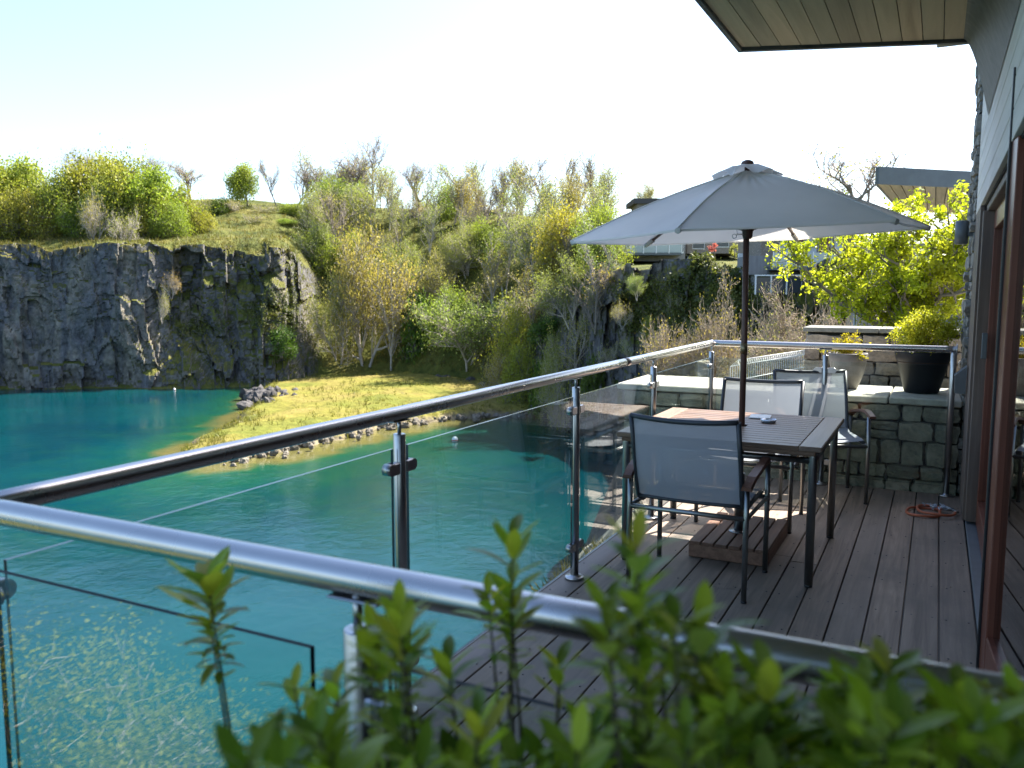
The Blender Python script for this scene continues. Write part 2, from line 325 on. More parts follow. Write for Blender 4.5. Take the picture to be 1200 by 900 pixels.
class MB:
    def __init__(s): s.v = []; s.f = []; s.sm = []
    def add(s, v, f, smooth=False):
        o = len(s.v); s.v += [tuple(a) for a in v]; s.f += [tuple(i + o for i in q) for q in f]; s.sm += [smooth] * len(f); return s
    def box(s, c, d, rz=0, b=0.0, mt=None):
        x, y, z = (q / 2 for q in d)
        if b > 0:
            vs_ = []; 
            for sx in (-1, 1):
                for sy in (-1, 1):
                    for sz in (-1, 1):
                        vs_ += [(sx * x, sy * (y - b), sz * (z - b)), (sx * (x - b), sy * y, sz * (z - b)), (sx * (x - b), sy * (y - b), sz * z)]
            bm = bmesh.new(); [bm.verts.new(q) for q in vs_]; bmesh.ops.convex_hull(bm, input=bm.verts[:])
            bm.verts.index_update(); vs_ = [v.co.copy() for v in bm.verts]; fs = [[v.index for v in f.verts] for f in bm.faces]; bm.free()
        else:
            vs_ = [Vector((a, b_, c_)) for a in (-x, x) for b_ in (-y, y) for c_ in (-z, z)]
            fs = [(0, 1, 3, 2), (4, 6, 7, 5), (0, 4, 5, 1), (2, 3, 7, 6), (0, 2, 6, 4), (1, 5, 7, 3)]
        m = mt or Matrix.Translation(c) @ Matrix.Rotation(rz, 4, 'Z')
        return s.add([m @ Vector(q) for q in vs_], fs)
    def tube(s, pts, r, n=12, cap=True, smooth=True):
        pts = [Vector(p) for p in pts]; k = len(pts); rs = r if isinstance(r, (list, tuple)) else [r] * k
        rings = []; up = None
        for i, p in enumerate(pts):
            t = (pts[min(i + 1, k - 1)] - pts[max(i - 1, 0)]).normalized()
            if up is None: up = Vector((0, 0, 1)) if abs(t.z) < 0.9 else Vector((1, 0, 0))
            a = (up - t * up.dot(t)).normalized(); b = t.cross(a); up = a
            rings.append([p + (a * math.cos(2 * math.pi * j / n) + b * math.sin(2 * math.pi * j / n)) * rs[i] for j in range(n)])
        v = [q for rg in rings for q in rg]; f = []
        for i in range(k - 1):
            for j in range(n):
                f.append((i * n + j, i * n + (j + 1) % n, (i + 1) * n + (j + 1) % n, (i + 1) * n + j))
        s.add(v, f, smooth)
        if cap:
            o = len(s.v) - len(v)
            s.f.append(tuple(o + j for j in range(n))[::-1]); s.f.append(tuple(o + (k - 1) * n + j for j in range(n))); s.sm += [False, False]
        return s
    def lathe(s, prof, c=(0, 0, 0), n=24, smooth=True):
        v = []; f = []
        for r, z in prof:
            for j in range(n):
                a = 2 * math.pi * j / n; v.append((c[0] + r * math.cos(a), c[1] + r * math.sin(a), c[2] + z))
        for i in range(len(prof) - 1):
            for j in range(n):
                f.append((i * n + j, i * n + (j + 1) % n, (i + 1) * n + (j + 1) % n, (i + 1) * n + j))
        f.append(tuple(range(n))[::-1]); f.append(tuple((len(prof) - 1) * n + j for j in range(n)))
        return s.add(v, f, smooth)
    def prism(s, poly, z0, z1):
        k = len(poly); v = [(x, y, z0) for x, y in poly] + [(x, y, z1) for x, y in poly]
        f = [tuple(range(k))[::-1], tuple(range(k, 2 * k))] + [(i, (i + 1) % k, (i + 1) % k + k, i + k) for i in range(k)]
        return s.add(v, f)
    def mesh(s, name, mat):
        me = bpy.data.meshes.new(name); me.from_pydata(s.v, [], s.f); me.polygons.foreach_set('use_smooth', s.sm); me.materials.append(mat); me.update(); return me
    def build(s, name, mat, parent=None, world=True):
        return link(name, s.mesh(name, mat), None, parent, world)
def npmesh(name, V, F, mat, smooth=True, mats=None, midx=None):
    me = bpy.data.meshes.new(name); V = np.asarray(V, np.float32); F = np.asarray(F, np.int32); k = F.shape[1]
    me.vertices.add(len(V)); me.vertices.foreach_set('co', V.ravel()); me.loops.add(F.size); me.loops.foreach_set('vertex_index', F.ravel())
    me.polygons.add(len(F)); me.polygons.foreach_set('loop_start', np.arange(0, F.size, k, dtype=np.int32))
    try: me.polygons.foreach_set('loop_total', np.full(len(F), k, np.int32))
    except Exception: pass
    me.polygons.foreach_set('use_smooth', np.full(len(F), smooth, bool)); me.materials.append(mat)
    me.update(calc_edges=True); me.validate(); return me

# numpy noise
def _h(ix, iy, iz, s=0):
    n = (ix.astype(np.int64) * 374761393 + iy.astype(np.int64) * 668265263 + iz.astype(np.int64) * 2147483647 + s * 1274126177) & 0xffffffff
    n = ((n ^ (n >> 13)) * 1274126177) & 0xffffffff
    return ((n ^ (n >> 16)) & 0xffff) / 65535.0
def vnoise(x, y, z, s=0):
    x, y, z = np.broadcast_arrays(x, y, z); ix, iy, iz = np.floor(x), np.floor(y), np.floor(z); fx, fy, fz = x - ix, y - iy, z - iz
    fx, fy, fz = (q * q * (3 - 2 * q) for q in (fx, fy, fz)); r = 0
    for a in (0, 1):
        for b in (0, 1):
            for c in (0, 1):
                r = r + _h(ix + a, iy + b, iz + c, s) * (fx if a else 1 - fx) * (fy if b else 1 - fy) * (fz if c else 1 - fz)
    return r * 2 - 1
def fbm(x, y, z, o=4, s=0):
    r = 0; a = 1; t = 0
    for i in range(o):
        r = r + a * vnoise(x * 2 ** i, y * 2 ** i, z * 2 ** i, s + i); t += a; a *= 0.5
    return r / t

# ------------------------------------------------------------------ quarry terrain
WZ = -10.5
KEYS = [  # bearing, distances, heights of: bed, foot, waterline bank, low face, face top, plateau, mid hill, ridge, far
    (-600, (50, 90, 92, 93, 96, 108, 122, 145, 420), (-17, -12.5, -10.3, -4, 8, 9.5, 13, 17, 14)),
    (0, (70, 101, 102.5, 104, 107, 116, 128, 150, 420), (-17, -12.5, -10.3, -3, 7.2, 8.6, 12, 17.0, 14)),
    (150, (70, 101, 103, 104.5, 107, 119, 132, 152, 420), (-17, -12.5, -10.3, -3, 7.4, 9.2, 12.5, 17.0, 14)),
    (250, (70, 101, 103, 106.5, 110, 122, 137, 152, 420), (-17, -12.5, -10.3, -4, 7.0, 10.0, 13, 17.4, 14)),
    (335, (75, 101, 103, 106, 110, 124, 137, 152, 420), (-16, -12.2, -10.2, -3, 7.4, 10, 14, 17.2, 14)),
    (375, (80, 107, 110, 116, 124, 132, 140, 152, 420), (-15, -11, -9.6, -4, 3.2, 8, 13, 16.8, 14)),
    (450, (80, 108, 113, 120, 127, 134, 142, 152, 420), (-14, -10.9, -9.4, -4, 2, 8, 13, 16.6, 14)),
    (560, (76, 94, 99, 108, 118, 128, 138, 150, 420), (-15, -11.5, -9.5, -4, 2, 8, 12.5, 16, 13)),
    (620, (68, 80, 84, 92, 106, 119, 131, 148, 420), (-15, -12, -9.6, -4, 2, 7, 11, 14.5, 12)),
    (675, (60, 71, 73, 77, 86, 98, 114, 135, 420), (-16, -12.5, -9.5, -3, 3.0, 6, 9, 12.6, 10)),
    (715, (56, 66, 67, 69, 71, 84, 105, 130, 420), (-16, -12.5, -9, -2, 3.5, 4.2, 7.4, 11, 9)),
    (780, (50, 62, 63, 65, 67, 82, 105, 130, 420), (-16, -12.5, -9, -2, 3.7, 4.2, 6.6, 10, 8)),
    (880, (44, 54, 55, 57, 59, 76, 100, 130, 420), (-16, -12.5, -9, -3, 2.9, 3.6, 5.8, 9, 8)),
    (1020, (30, 42, 43, 44, 46, 60, 90, 130, 420), (-16, -12.5, -9, -3, 2.6, 3, 5, 8, 8)),
    (1500, (20, 30, 31, 32, 34, 50, 90, 130, 420), (-16, -12.5, -9, -3, 2.4, 3, 5, 8, 8))]
SEG = (5, 5, 26, 54, 22, 18, 14, 8)
kx = np.array([k[0] for k in KEYS], float); KD = np.array([k[1] for k in KEYS], float); KZ = np.array([k[2] for k in KEYS], float)
bear = np.concatenate([np.arange(-600, -120, 12.), np.arange(-120, 1000, 1.7), np.arange(1000, 1501, 10.)])
D0 = np.stack([np.interp(bear, kx, KD[:, i]) for i in range(9)], 1); Z0 = np.stack([np.interp(bear, kx, KZ[:, i]) for i in range(9)], 1)
fine = np.arange(bear[0] - 60, bear[-1] + 60, 1.0); kw_ = np.hanning(47); kw_ /= kw_.sum()
def smooth(A): return np.stack([np.interp(bear, fine, np.convolve(np.interp(fine, bear, A[:, i]), kw_, 'same')) if True else A[:, i] for i in range(A.shape[1])], 1)
e0 = slice(6, len(bear) - 9); D0s, Z0s = smooth(D0), smooth(Z0); D0[e0] = D0s[e0]; Z0[e0] = Z0s[e0]
cols = []; zc = []; tt = []
for i, s in enumerate(SEG):
    for k in range(s):
        t = k / s; cols.append(D0[:, i] * (1 - t) + D0[:, i + 1] * t); zc.append(Z0[:, i] * (1 - t) + Z0[:, i + 1] * t); tt.append(i + t)
cols.append(D0[:, 8]); zc.append(Z0[:, 8]); tt.append(8.0)
TD = np.stack(cols, 1); TZ = np.stack(zc, 1); TT = np.array(tt)[None, :]
cliff = np.interp(bear, [-600, 335, 385, 600, 670, 1500], [1, 1, 0.12, 0.2, 1, 1])[:, None]
rough = np.interp(bear, [-100, 170, 210, 340, 400, 600, 650, 1500], [0.9, 0.95, 1.6, 1.8, 0.5, 0.6, 1.6, 1.3])[:, None]
steepw = np.clip((TT - 1.6) / 0.5, 0, 1) * np.clip((4.35 - TT) / 0.45, 0, 1) * cliff
bl_ = TD[:, 36] * (bear - 600) / 976; arc = np.concatenate([[0], np.cumsum(np.hypot(np.diff(bl_), np.diff(TD[:, 36])))])
S = (arc - np.interp(0, bear, arc))[:, None] * np.ones_like(TD)
wz_ = TZ * 0.33
Sx = S + 2.0 * fbm(S * 0.12, TZ * 0.12, 0 * S, 3, 3)
Zx = TZ + 2.6 * fbm(S * 0.22, TZ * 0.2, 0 * S, 3, 5)
blk = _h(np.floor(Sx / 3.6), np.floor(Zx / 7), 0 * S, 11) - 0.5
blk2 = _h(np.floor(Sx / 1.5), np.floor(Zx / 2.6 + 7.3 * _h(np.floor(Sx / 1.5), 0 * S, 0 * S, 33)), 0 * S, 12) - 0.5
blk3 = _h(np.floor((Sx + TZ * 0.3) / 0.8), np.floor(Zx / 1.3 + 5 * _h(np.floor((Sx + TZ * 0.3) / 0.8), 0 * S, 0 * S, 34)), 0 * S, 13) - 0.5
disp = rough * (2.3 * fbm(S * 0.07, TZ * 0.05, 0 * S, 3, 21) + 1.9 * blk + 0.9 * blk2 + 0.45 * blk3) + 0.6 * fbm(S * 0.6, TZ * 0.5, 0 * S, 4, 22)
TD2 = TD + disp * steepw
hillw = np.clip((TT - 3.4) / 0.8, 0, 1)
TZ2 = TZ + hillw * np.interp(bear, [640, 700], [1, 0.25])[:, None] * (1.1 * fbm(S * 0.07, TD * 0.07, 0 * S, 4, 31) + 0.25 * fbm(S * 0.5, TD * 0.5, 0 * S, 3, 32)) + steepw * 0.6 * blk2 * rough
topvar = np.exp(-((TT - 4.0) / 0.35) ** 2) * cliff
TZ2 = TZ2 + topvar * (0.9 * fbm(S * 0.16, 0 * S, 0 * S, 4, 41) + 0.7 * (_h(np.floor(Sx / 3.1), 0 * S, 0 * S, 9) - 0.5))
low = (1 - cliff) * np.clip((TT - 2) / 0.5, 0, 1) * np.clip((5 - TT) / 1, 0, 1)
TZ2 = TZ2 + low * 0.9 * fbm(S * 0.25, TD * 0.2, 0 * S, 4, 51)
L = TD2 * (bear[:, None] - 600) / 976
TX = FW.x * TD2 + RT.x * L; TY = FW.y * TD2 + RT.y * L
nu, nv = TX.shape
idx = np.arange(nu * nv).reshape(nu, nv)
F = np.stack([idx[:-1, :-1], idx[1:, :-1], idx[1:, 1:], idx[:-1, 1:]], -1).reshape(-1, 4)
me = npmesh('quarry_hillside', np.stack([TX, TY, TZ2], -1).reshape(-1, 3), F, M['terrain'], False)
a = me.attributes.new('grass', 'FLOAT', 'POINT')
gr = 0.16 * (1 - cliff) * np.ones_like(TT) + 0.10 * (TT > 4.1) - 0.12 * steepw + 0.45 * fbm(S * 0.07, TZ * 0.1, 0 * S, 4, 61) * steepw + steepw * np.interp(bear, [-600, 150, 210, 340, 700, 760, 900, 1500], [0.02, 0.02, 0.2, 0.2, 0.05, 0.2, 0.45, 0.45])[:, None] + 0.1 * steepw * (TZ < -5)
a.data.foreach_set('value', gr.astype(np.float32).ravel())
props(link('hillside', me), kind='structure')
def ground(b, d):
    i = int(np.argmin(abs(bear - b))); row = TD2[i]; return float(np.interp(d, np.maximum.accumulate(row), TZ2[i]))

# water sheet and spit
OUT = np.array([(-47.5, 41.5), (-44.9, 42.7), (-43.3, 45.6), (-43.2, 49.4), (-42.8, 54.7), (-42.7, 61.2), (-42.0, 64.3), (-39.4, 68.0), (-35.2, 71.3), (-31, 75.6), (-30, 90), (-60.5, 122), (-79.7, 122),
                (-85.9, 109.9), (-82.2, 94.8), (-73.8, 77.5), (-68.6, 70.8), (-63.3, 64.5), (-55.4, 53.2), (-52.9, 48.3), (-50.4, 44.3)])
def sdist(px, py, poly):
    d = np.full(px.shape, 1e9); ins = np.zeros(px.shape, bool); k = len(poly)
    for i in range(k):
        ax, ay = poly[i]; bx, by = poly[(i + 1) % k]; ex, ey = bx - ax, by - ay
        t = np.clip(((px - ax) * ex + (py - ay) * ey) / (ex * ex + ey * ey), 0, 1)
        d = np.minimum(d, np.hypot(px - ax - t * ex, py - ay - t * ey))
        c = ((ay > py) != (by > py)); xx = (bx - ax) * (py - ay) / (by - ay if by != ay else 1e-9) + ax
        ins ^= c & (px < xx)
    return np.where(ins, d, -d)
def jit(px, py, amp=1.0, s=0): return amp * fbm(px * 0.35, py * 0.35, 0 * px, 4, 70 + s)
gx = np.arange(-100, -22, 0.45); gy = np.arange(36, 126, 0.45); GX, GY = np.meshgrid(gx, gy, indexing='ij')
SD = sdist(GX, GY, OUT) + jit(GX, GY, 1.6)
PROFX = [-9, -3, 0, 0.6, 2.5, 8, 20]; PROFZ = [-4.5, -1.1, -0.12, 0.45, 0.95, 1.15, 1.5]
SZ = WZ + np.interp(SD, PROFX, PROFZ) + np.where(SD > 0.5, 0.22 * fbm(GX * 0.5, GY * 0.5, 0 * GX, 4, 80) + 0.12 * vnoise(GX * 1.7, GY * 1.7, 0 * GX, 81), 0.25 * fbm(GX * 0.9, GY * 0.9, 0 * GX, 3, 82))
n0, n1 = GX.shape; idx = np.arange(n0 * n1).reshape(n0, n1)
F = np.stack([idx[:-1, :-1], idx[1:, :-1], idx[1:, 1:], idx[:-1, 1:]], -1).reshape(-1, 4)
keep = (SD[:-1, :-1] > -8).reshape(-1)
def spitm():
    m, n, p = nodes('spit_turf')
    at = n.nodes.new('ShaderNodeAttribute'); at.attribute_name = 'inland'; geo = n.nodes.new('ShaderNodeNewGeometry')
    n2 = N(n, 'ShaderNodeTexNoise', Scale=1.1, Detail=8.0, Roughness=0.7); n.links.new(geo.outputs['Position'], n2.inputs['Vector'])
    n3 = N(n, 'ShaderNodeTexNoise', Scale=0.16, Detail=5.0); n.links.new(geo.outputs['Position'], n3.inputs['Vector'])
    g = rampn(n, n3.outputs['Fac'], [(0.35, (0.12, 0.13, 0.024)), (0.5, (0.165, 0.15, 0.032)), (0.65, (0.19, 0.155, 0.046))])
    g = mixc(n, 1.0, g, rampn(n, n2.outputs['Fac'], [(0.3, (0.62, 0.62, 0.55)), (0.6, (1.15, 1.15, 1.1))]), 'MULTIPLY')
    r = rampn(n, n2.outputs['Fac'], [(0.35, (0.07, 0.06, 0.04)), (0.6, (0.24, 0.2, 0.13))])
    ad = n.nodes.new('ShaderNodeMath'); ad.operation = 'MULTIPLY_ADD'; n.links.new(n2.outputs['Fac'], ad.inputs[0]); ad.inputs[1].default_value = 1.6; n.links.new(at.outputs['Fac'], ad.inputs[2])
    mr = n.nodes.new('ShaderNodeMapRange'); mr.inputs[1].default_value = 1.1; mr.inputs[2].default_value = 1.9; n.links.new(ad.outputs[0], mr.inputs[0])
    n.links.new(mixc(n, mr.outputs[0], r, g), p.inputs['Base Color']); p.inputs['Roughness'].default_value = 0.95; p.inputs['Specular IOR Level'].default_value = 0.15
    bump(n, p, n2.outputs['Fac'], 1.0, 0.3); return m
me = npmesh('grass_spit', np.stack([GX, GY, SZ], -1).reshape(-1, 3), F[keep], spitm())
a = me.attributes.new('inland', 'FLOAT', 'POINT'); a.data.foreach_set('value', np.clip(SD, -3, 6).astype(np.float32).ravel())
props(link('grass_spit', me), kind='structure')
def spit_z(x, y):
    s = float(sdist(np.array([x]), np.array([y]), OUT)[0]); return WZ + float(np.interp(s, PROFX, PROFZ))

wxs = np.concatenate([np.arange(-420, -110, 20.), np.arange(-110, 20, 1.0), np.arange(20, 421, 20.)])
wys = np.concatenate([np.arange(-420, -10, 20.), np.arange(-10, 130, 1.0), np.arange(130, 421, 20.)])
WX, WY = np.meshgrid(wxs, wys, indexing='ij')
SW = sdist(WX, WY, OUT) + jit(WX, WY, 2.5, 5)
i0, i1 = WX.shape; idx = np.arange(i0 * i1).reshape(i0, i1)
F = np.stack([idx[:-1, :-1], idx[1:, :-1], idx[1:, 1:], idx[:-1, 1:]], -1).reshape(-1, 4)
me = npmesh('water', np.stack([WX, WY, np.full_like(WX, WZ)], -1).reshape(-1, 3), F, M['water'])
a = me.attributes.new('shallow', 'FLOAT', 'POINT'); 
# the submerged shelf runs far out on the near-left side of the spit
shelf = np.interp(SW, [-26, -12, -5, -1.5, 0], [0, 0.16, 0.38, 0.8, 1.1])
side = (WX + 47.5) * 35.5 + (WY - 41.5) * 25.5
shelf = shelf * np.interp(side, [-300, 100], [0.3, 1.0])
a.data.foreach_set('value', shelf.astype(np.float32).ravel())
props(link('quarry_water', me), kind='structure')

# shore rocks
def rock_mesh(name, seed, mat):
    bm = bmesh.new(); bmesh.ops.create_icosphere(bm, subdivisions=2, radius=1)
    co = np.array([v.co[:] for v in bm.verts]); nn = 0.35 * fbm(co[:, 0] * 1.2 + seed, co[:, 1] * 1.2, co[:, 2] * 1.2, 3, seed)
    q = np.round(co * 1.6) / 1.6; co = co * 0.55 + q * 0.45
    for v, c, k in zip(bm.verts, co, nn): v.co = Vector(c) * (1 + k)
    me = bpy.data.meshes.new(name); bm.to_mesh(me); bm.free(); me.materials.append(mat); return me
M['rock'] = simple('shore_rock', (0.15, 0.13, 0.10), 0.9, var=0.5, rnd=0.3, scale=(2, 2, 2), bmp=0.7, bdist=0.05)
M['darkrock'] = simple('dark_quarry_rock', (0.065, 0.06, 0.058), 0.9, var=0.5, rnd=0.3, scale=(2, 2, 2), bmp=0.7, bdist=0.05)
rmesh = [rock_mesh('shore_rock', 5 + i, M['rock']) for i in range(5)]; dmesh = [rock_mesh('dark_rock', 15 + i, M['darkrock']) for i in range(5)]
rr = random.Random(3)
EDGE = [OUT[i] for i in range(0, 11)]
def along(t):
    k = min(int(t), len(EDGE) - 2); f = t - k; return EDGE[k] * (1 - f) + EDGE[k + 1] * f
for i in range(120):
    p = along(rr.random() ** 0.9 * 8.6); off = rr.gauss(-0.1, 0.8)
    sz = rr.uniform(0.1, 0.42) * (1.5 if rr.random() < 0.15 else 1)
    o = link('shore_rock', rmesh[i % 5]); o.location = (p[0] - off, p[1] + off * 0.3, WZ + 0.1 + rr.uniform(-0.1, 0.25)); o.rotation_euler = (rr.random() * 6, rr.random() * 6, rr.random() * 6); o.scale = (sz, sz * rr.uniform(0.7, 1.3), sz * rr.uniform(0.6, 0.9))
    props(o, 'weathered grey brown rock lying along the waterline of the grassy spit', 'rock', 'rocks along the near shore of the spit')
for i in range(55):
    b, d = rr.uniform(286, 345), rr.uniform(84, 96); x, y = wx(b, d)
    hgt = 0.8 * math.exp(-((b - 316) / 17) ** 2) * math.exp(-((d - 90) / 5) ** 2)
    o = link('dark_boulder', dmesh[i % 5]); s = rr.uniform(0.3, 0.75); o.location = (x, y, WZ + 0.15 + hgt + rr.uniform(0, 0.4)); o.rotation_euler = (rr.random() * 6, rr.random() * 6, rr.random() * 6); o.scale = (s * 1.2, s, s * 0.75)
    props(o, 'dark blocky boulder in the rock pile where the spit meets the inlet', 'boulder', 'dark boulders piled at the inlet side of the spit')
for i in range(60):
    b = rr.uniform(500, 720); d = float(np.interp(b, kx, KD[:, 2])) + rr.uniform(-2.0, 1.0); x, y = wx(b, d); s = rr.uniform(0.4, 1.1)
    o = link('bank_rock', dmesh[i % 5]); o.location = (x, y, WZ + rr.uniform(0, 0.8)); o.rotation_euler = (rr.random() * 6, rr.random() * 6, rr.random() * 6); o.scale = (s * 1.2, s, s * 0.8)
    props(o, 'dark rock at the foot of the wooded bank right of the spit', 'rock', 'dark rocks along the foot of the wooded bank')
def tufts(name, label_group, pts, size, mat, seed, per=5):
    rg = np.random.RandomState(seed); P_ = np.repeat(np.array(pts), per, 0); n = len(P_); P_[:, :2] += rg.normal(size=(n, 2)) * size * 0.5
    d = rg.normal(size=(n, 3)) * 0.45 + np.array([0, 0, 1]); ln = size * rg.uniform(0.5, 1.4, n)[:, None]; sd = np.cross(d, rg.normal(size=(n, 3))); sd /= np.linalg.norm(sd, axis=1, keepdims=True); w_ = size * 0.12
    V = np.stack([P_ - sd * w_, P_ + sd * w_, P_ + d * ln * 0.7 + sd * w_ * 0.5, P_ + d * ln], 1).reshape(-1, 3); o = link(name, npmesh(name, V, np.arange(n * 4).reshape(n, 4), mat)); props(o, label_group, 'grass', kind='stuff')
rt2 = random.Random(17); pts = []
while len(pts) < 3600:
    i_, j_ = rt2.randrange(n0), rt2.randrange(n1)
    if SD[i_, j_] > 0.3 and (SD[i_, j_] < 2.5 or rt2.random() < 0.35 * (0.5 + 0.5 * math.sin(i_ * 0.13 + 2 * math.sin(j_ * 0.09)))): pts.append((GX[i_, j_], GY[i_, j_], SZ[i_, j_] - 0.03))
tufts('rough_grass', 'rough yellow green grass tufts growing over the low spit', pts, 0.26, M['grassblade'], 3)
pts = []
while len(pts) < 9000:
    i_ = rt2.randrange(30, nu - 40); j_ = rt2.randrange(nv)
    if (3.9 < TT[0, j_] < 6.6 and bear[i_] < 690) or (cliff[i_, 0] < 0.7 and 2.2 < TT[0, j_] < 4): pts.append((TX[i_, j_], TY[i_, j_], TZ2[i_, j_] - 0.05))
tufts('hillside_grass', 'rough grass and weeds covering the cliff top and the slopes', pts, 0.38, M['grassdull'], 4, 4)
# buoys
def buoy(x, y, label, s=1.0):
    t = thing('mooring_buoy', label, 'buoy', (x, y, WZ)); t.scale = (s, s, s)
    MB().lathe([(0.05, -0.15), (0.2, -0.1), (0.26, 0.05), (0.24, 0.22), (0.14, 0.34), (0.05, 0.38)], (0, 0, 0), 14).build('float_body', M['white'], t, False)
    MB().lathe([(0.262, 0.04), (0.27, 0.08), (0.262, 0.13)], (0, 0, 0), 14).build('band', M['hose'], t, False)
    MB().tube([(0, 0, 0.36), (0, 0, 0.5)], 0.03, 6).build('top_ring', M['greymetal'], t, False)
buoy(-34.24, 57.3, 'small white buoy floating in open water near the left steel post')
buoy(-83.1, 72.2, 'distant white buoy floating below the dark quarry cliff', 0.6)

# ------------------------------------------------------------------ trees
def segs_mesh(segs, n=3):
    V = []; Fq = []
    P0 = np.array([s[0] for s in segs]); P1 = np.array([s[1] for s in segs]); R0 = np.array([s[2] for s in segs]); R1 = np.array([s[3] for s in segs])
    D = P1 - P0; D /= np.maximum(np.linalg.norm(D, axis=1, keepdims=True), 1e-6)
    up = np.where(np.abs(D[:, 2:3]) < 0.9, np.array([[0, 0, 1.]]), np.array([[1., 0, 0]]))
    A = np.cross(D, up); A /= np.linalg.norm(A, axis=1, keepdims=True); B = np.cross(D, A)
    rings = []
    for P, Rr in ((P0, R0), (P1, R1)):
        for j in range(n):
            a_ = 2 * math.pi * j / n; rings.append(P + (A * math.cos(a_) + B * math.sin(a_)) * Rr[:, None])
    V = np.stack(rings, 1).reshape(-1, 3); base = np.arange(len(segs))[:, None] * 2 * n
    F = np.concatenate([base + np.array([[j, (j + 1) % n, n + (j + 1) % n, n + j]]) for j in range(n)], 0)
    return V, F
def leaves_mesh(C, size, rg, aspect=0.6, flat=0.0, norm=None):
    n = len(C); s = size * rg.uniform(0.6, 1.3, n)[:, None]
    d = rg.normal(size=(n, 3)); d[:, 2] *= (1 - flat); d /= np.linalg.norm(d, axis=1, keepdims=True)
    e = rg.normal(size=(n, 3)); e -= d * (e * d).sum(1, keepdims=True); e /= np.linalg.norm(e, axis=1, keepdims=True)
    f = np.cross(d, e)
    V = np.stack([C - d * s, C + e * s * aspect + f * s * 0.12, C + d * s, C - e * s * aspect + f * s * 0.12], 1).reshape(-1, 3)
    F = np.arange(n * 4).reshape(n, 4); return V, F
def grow(rd, height, spread, levels, kids, trunk_r, first=0.25, droop=0.0, up=0.35, wig=0.18, lenf=0.62, trunks=1, splay=0.25):
    segs = []; tips = []
    def br(p, d, ln, r, lv):
        k = 4 if lv < levels - 1 else 3; pts = [p]; dd = d.copy()
        for i in range(k):
            dd = dd + np.array([rd.gauss(0, wig), rd.gauss(0, wig), rd.gauss(0, wig * 0.6) + (up * 0.12 if lv else 0) - droop * 0.1 * lv]); dd /= np.linalg.norm(dd)
            q = pts[-1] + dd * ln / k; segs.append((pts[-1], q, r * (1 - i / k * 0.55), r * (1 - (i + 1) / k * 0.55))); pts.append(q)
        if lv >= levels - 1:
            tips.append(pts[-1]); tips.append(pts[-2]); return
        nk = kids[lv]
        for j in range(nk):
            t = first + (1 - first) * (j + rd.random() * 0.8) / nk if lv == 0 else 0.25 + 0.75 * (j + rd.random()) / nk
            t = min(t, 0.999); i = int(t * k); f = t * k - i; bp = pts[i] * (1 - f) + pts[i + 1] * f
            ax = pts[i + 1] - pts[i]; ax /= np.linalg.norm(ax)
            a = rd.random() * 6.283; s_ = np.array([math.cos(a), math.sin(a), 0]); s_ = s_ - ax * s_.dot(ax); s_ /= np.linalg.norm(s_) + 1e-9
            dv = ax * (1 - spread) + s_ * spread * rd.uniform(0.7, 1.3) + np.array([0, 0, up * 0.5]); dv /= np.linalg.norm(dv)
            br(bp, dv, ln * lenf * rd.uniform(0.7, 1.15) * (1.15 - 0.5 * t if lv == 0 else 1), r * 0.5, lv + 1)
    for k in range(trunks):
        a = rd.random() * 6.28; sp_ = splay if trunks > 1 else 0.03
        br(np.array([0.15 * math.cos(a), 0.15 * math.sin(a), -0.4]) * (trunks > 1) + np.array([0, 0, -0.3]), np.array([math.cos(a) * sp_, math.sin(a) * sp_, 1.0]), height * rd.uniform(0.85, 1.05), trunk_r, 0)
    return segs, np.array(tips)
def tree_proto(name, seed, label, bark, leafmat, nleaf=0, lsize=0.2, lspread=0.5, **kw):
    rd = random.Random(seed); rg = np.random.RandomState(seed); segs, tips = grow(rd, **kw)
    t = thing(name, label, 'tree'); t.location = (0, 0, -300)
    big = [s for s in segs if s[2] > kw['trunk_r'] * 0.3]; small = [s for s in segs if s[2] <= kw['trunk_r'] * 0.3]
    V, F = segs_mesh(big, 6); link('trunk', npmesh('trunk', V, F, bark), None, t)
    mr = kw.get('trunk_r') * 0.16 if name == 'twiggy_bush' else min(kw.get('trunk_r') * 0.10, 0.012)
    small = [(a, b, max(c, mr), max(d, mr * 0.6)) for a, b, c, d in small]
    V, F = segs_mesh(small, 3); link('twigs', npmesh('twigs', V, F, bark), None, t)
    if nleaf:
        c = tips[rg.randint(0, len(tips), nleaf)] + rg.normal(size=(nleaf, 3)) * lspread
        V, F = leaves_mesh(c, lsize, rg); link('crown', npmesh('crown', V, F, leafmat), None, t)
    return t
P = {}
P['bushy'] = [tree_proto('bushy_tree', 10 + i, 'x', M['bark'], M['leaf_lime'], 12500, 0.12, 0.50, height=4.6, spread=0.72, levels=4, kids=(10, 7, 4), trunk_r=0.15, first=0.10, up=0.12, trunks=3, splay=0.55, lenf=0.66) for i in range(3)]
P['round'] = [tree_proto('round_tree', 90 + i, 'x', M['bark'], M['leaf_lime'], 9000, 0.11, 0.42, height=4.4, spread=0.72, levels=4, kids=(9, 7, 4), trunk_r=0.15, first=0.32, up=0.12, lenf=0.62) for i in range(2)]
P['willow'] = [tree_proto('willow_tree', 20 + i, 'x', M['barkpale'], M['leaf_pale'], 8500, 0.11, 0.42, height=6.0, spread=0.55, levels=4, kids=(10, 6, 5), trunk_r=0.15, first=0.15, up=0.3, trunks=3, splay=0.5) for i in range(2)]
P['bare'] = [tree_proto('bare_tree', 30 + i, 'x', M['barkgrey'], M['leaf_bud'], 500, 0.07, 0.3, height=6.4, spread=0.46, levels=5, kids=(10, 6, 4, 3), trunk_r=0.11, first=0.2, up=0.5, wig=0.13, lenf=0.55) for i in range(3)]
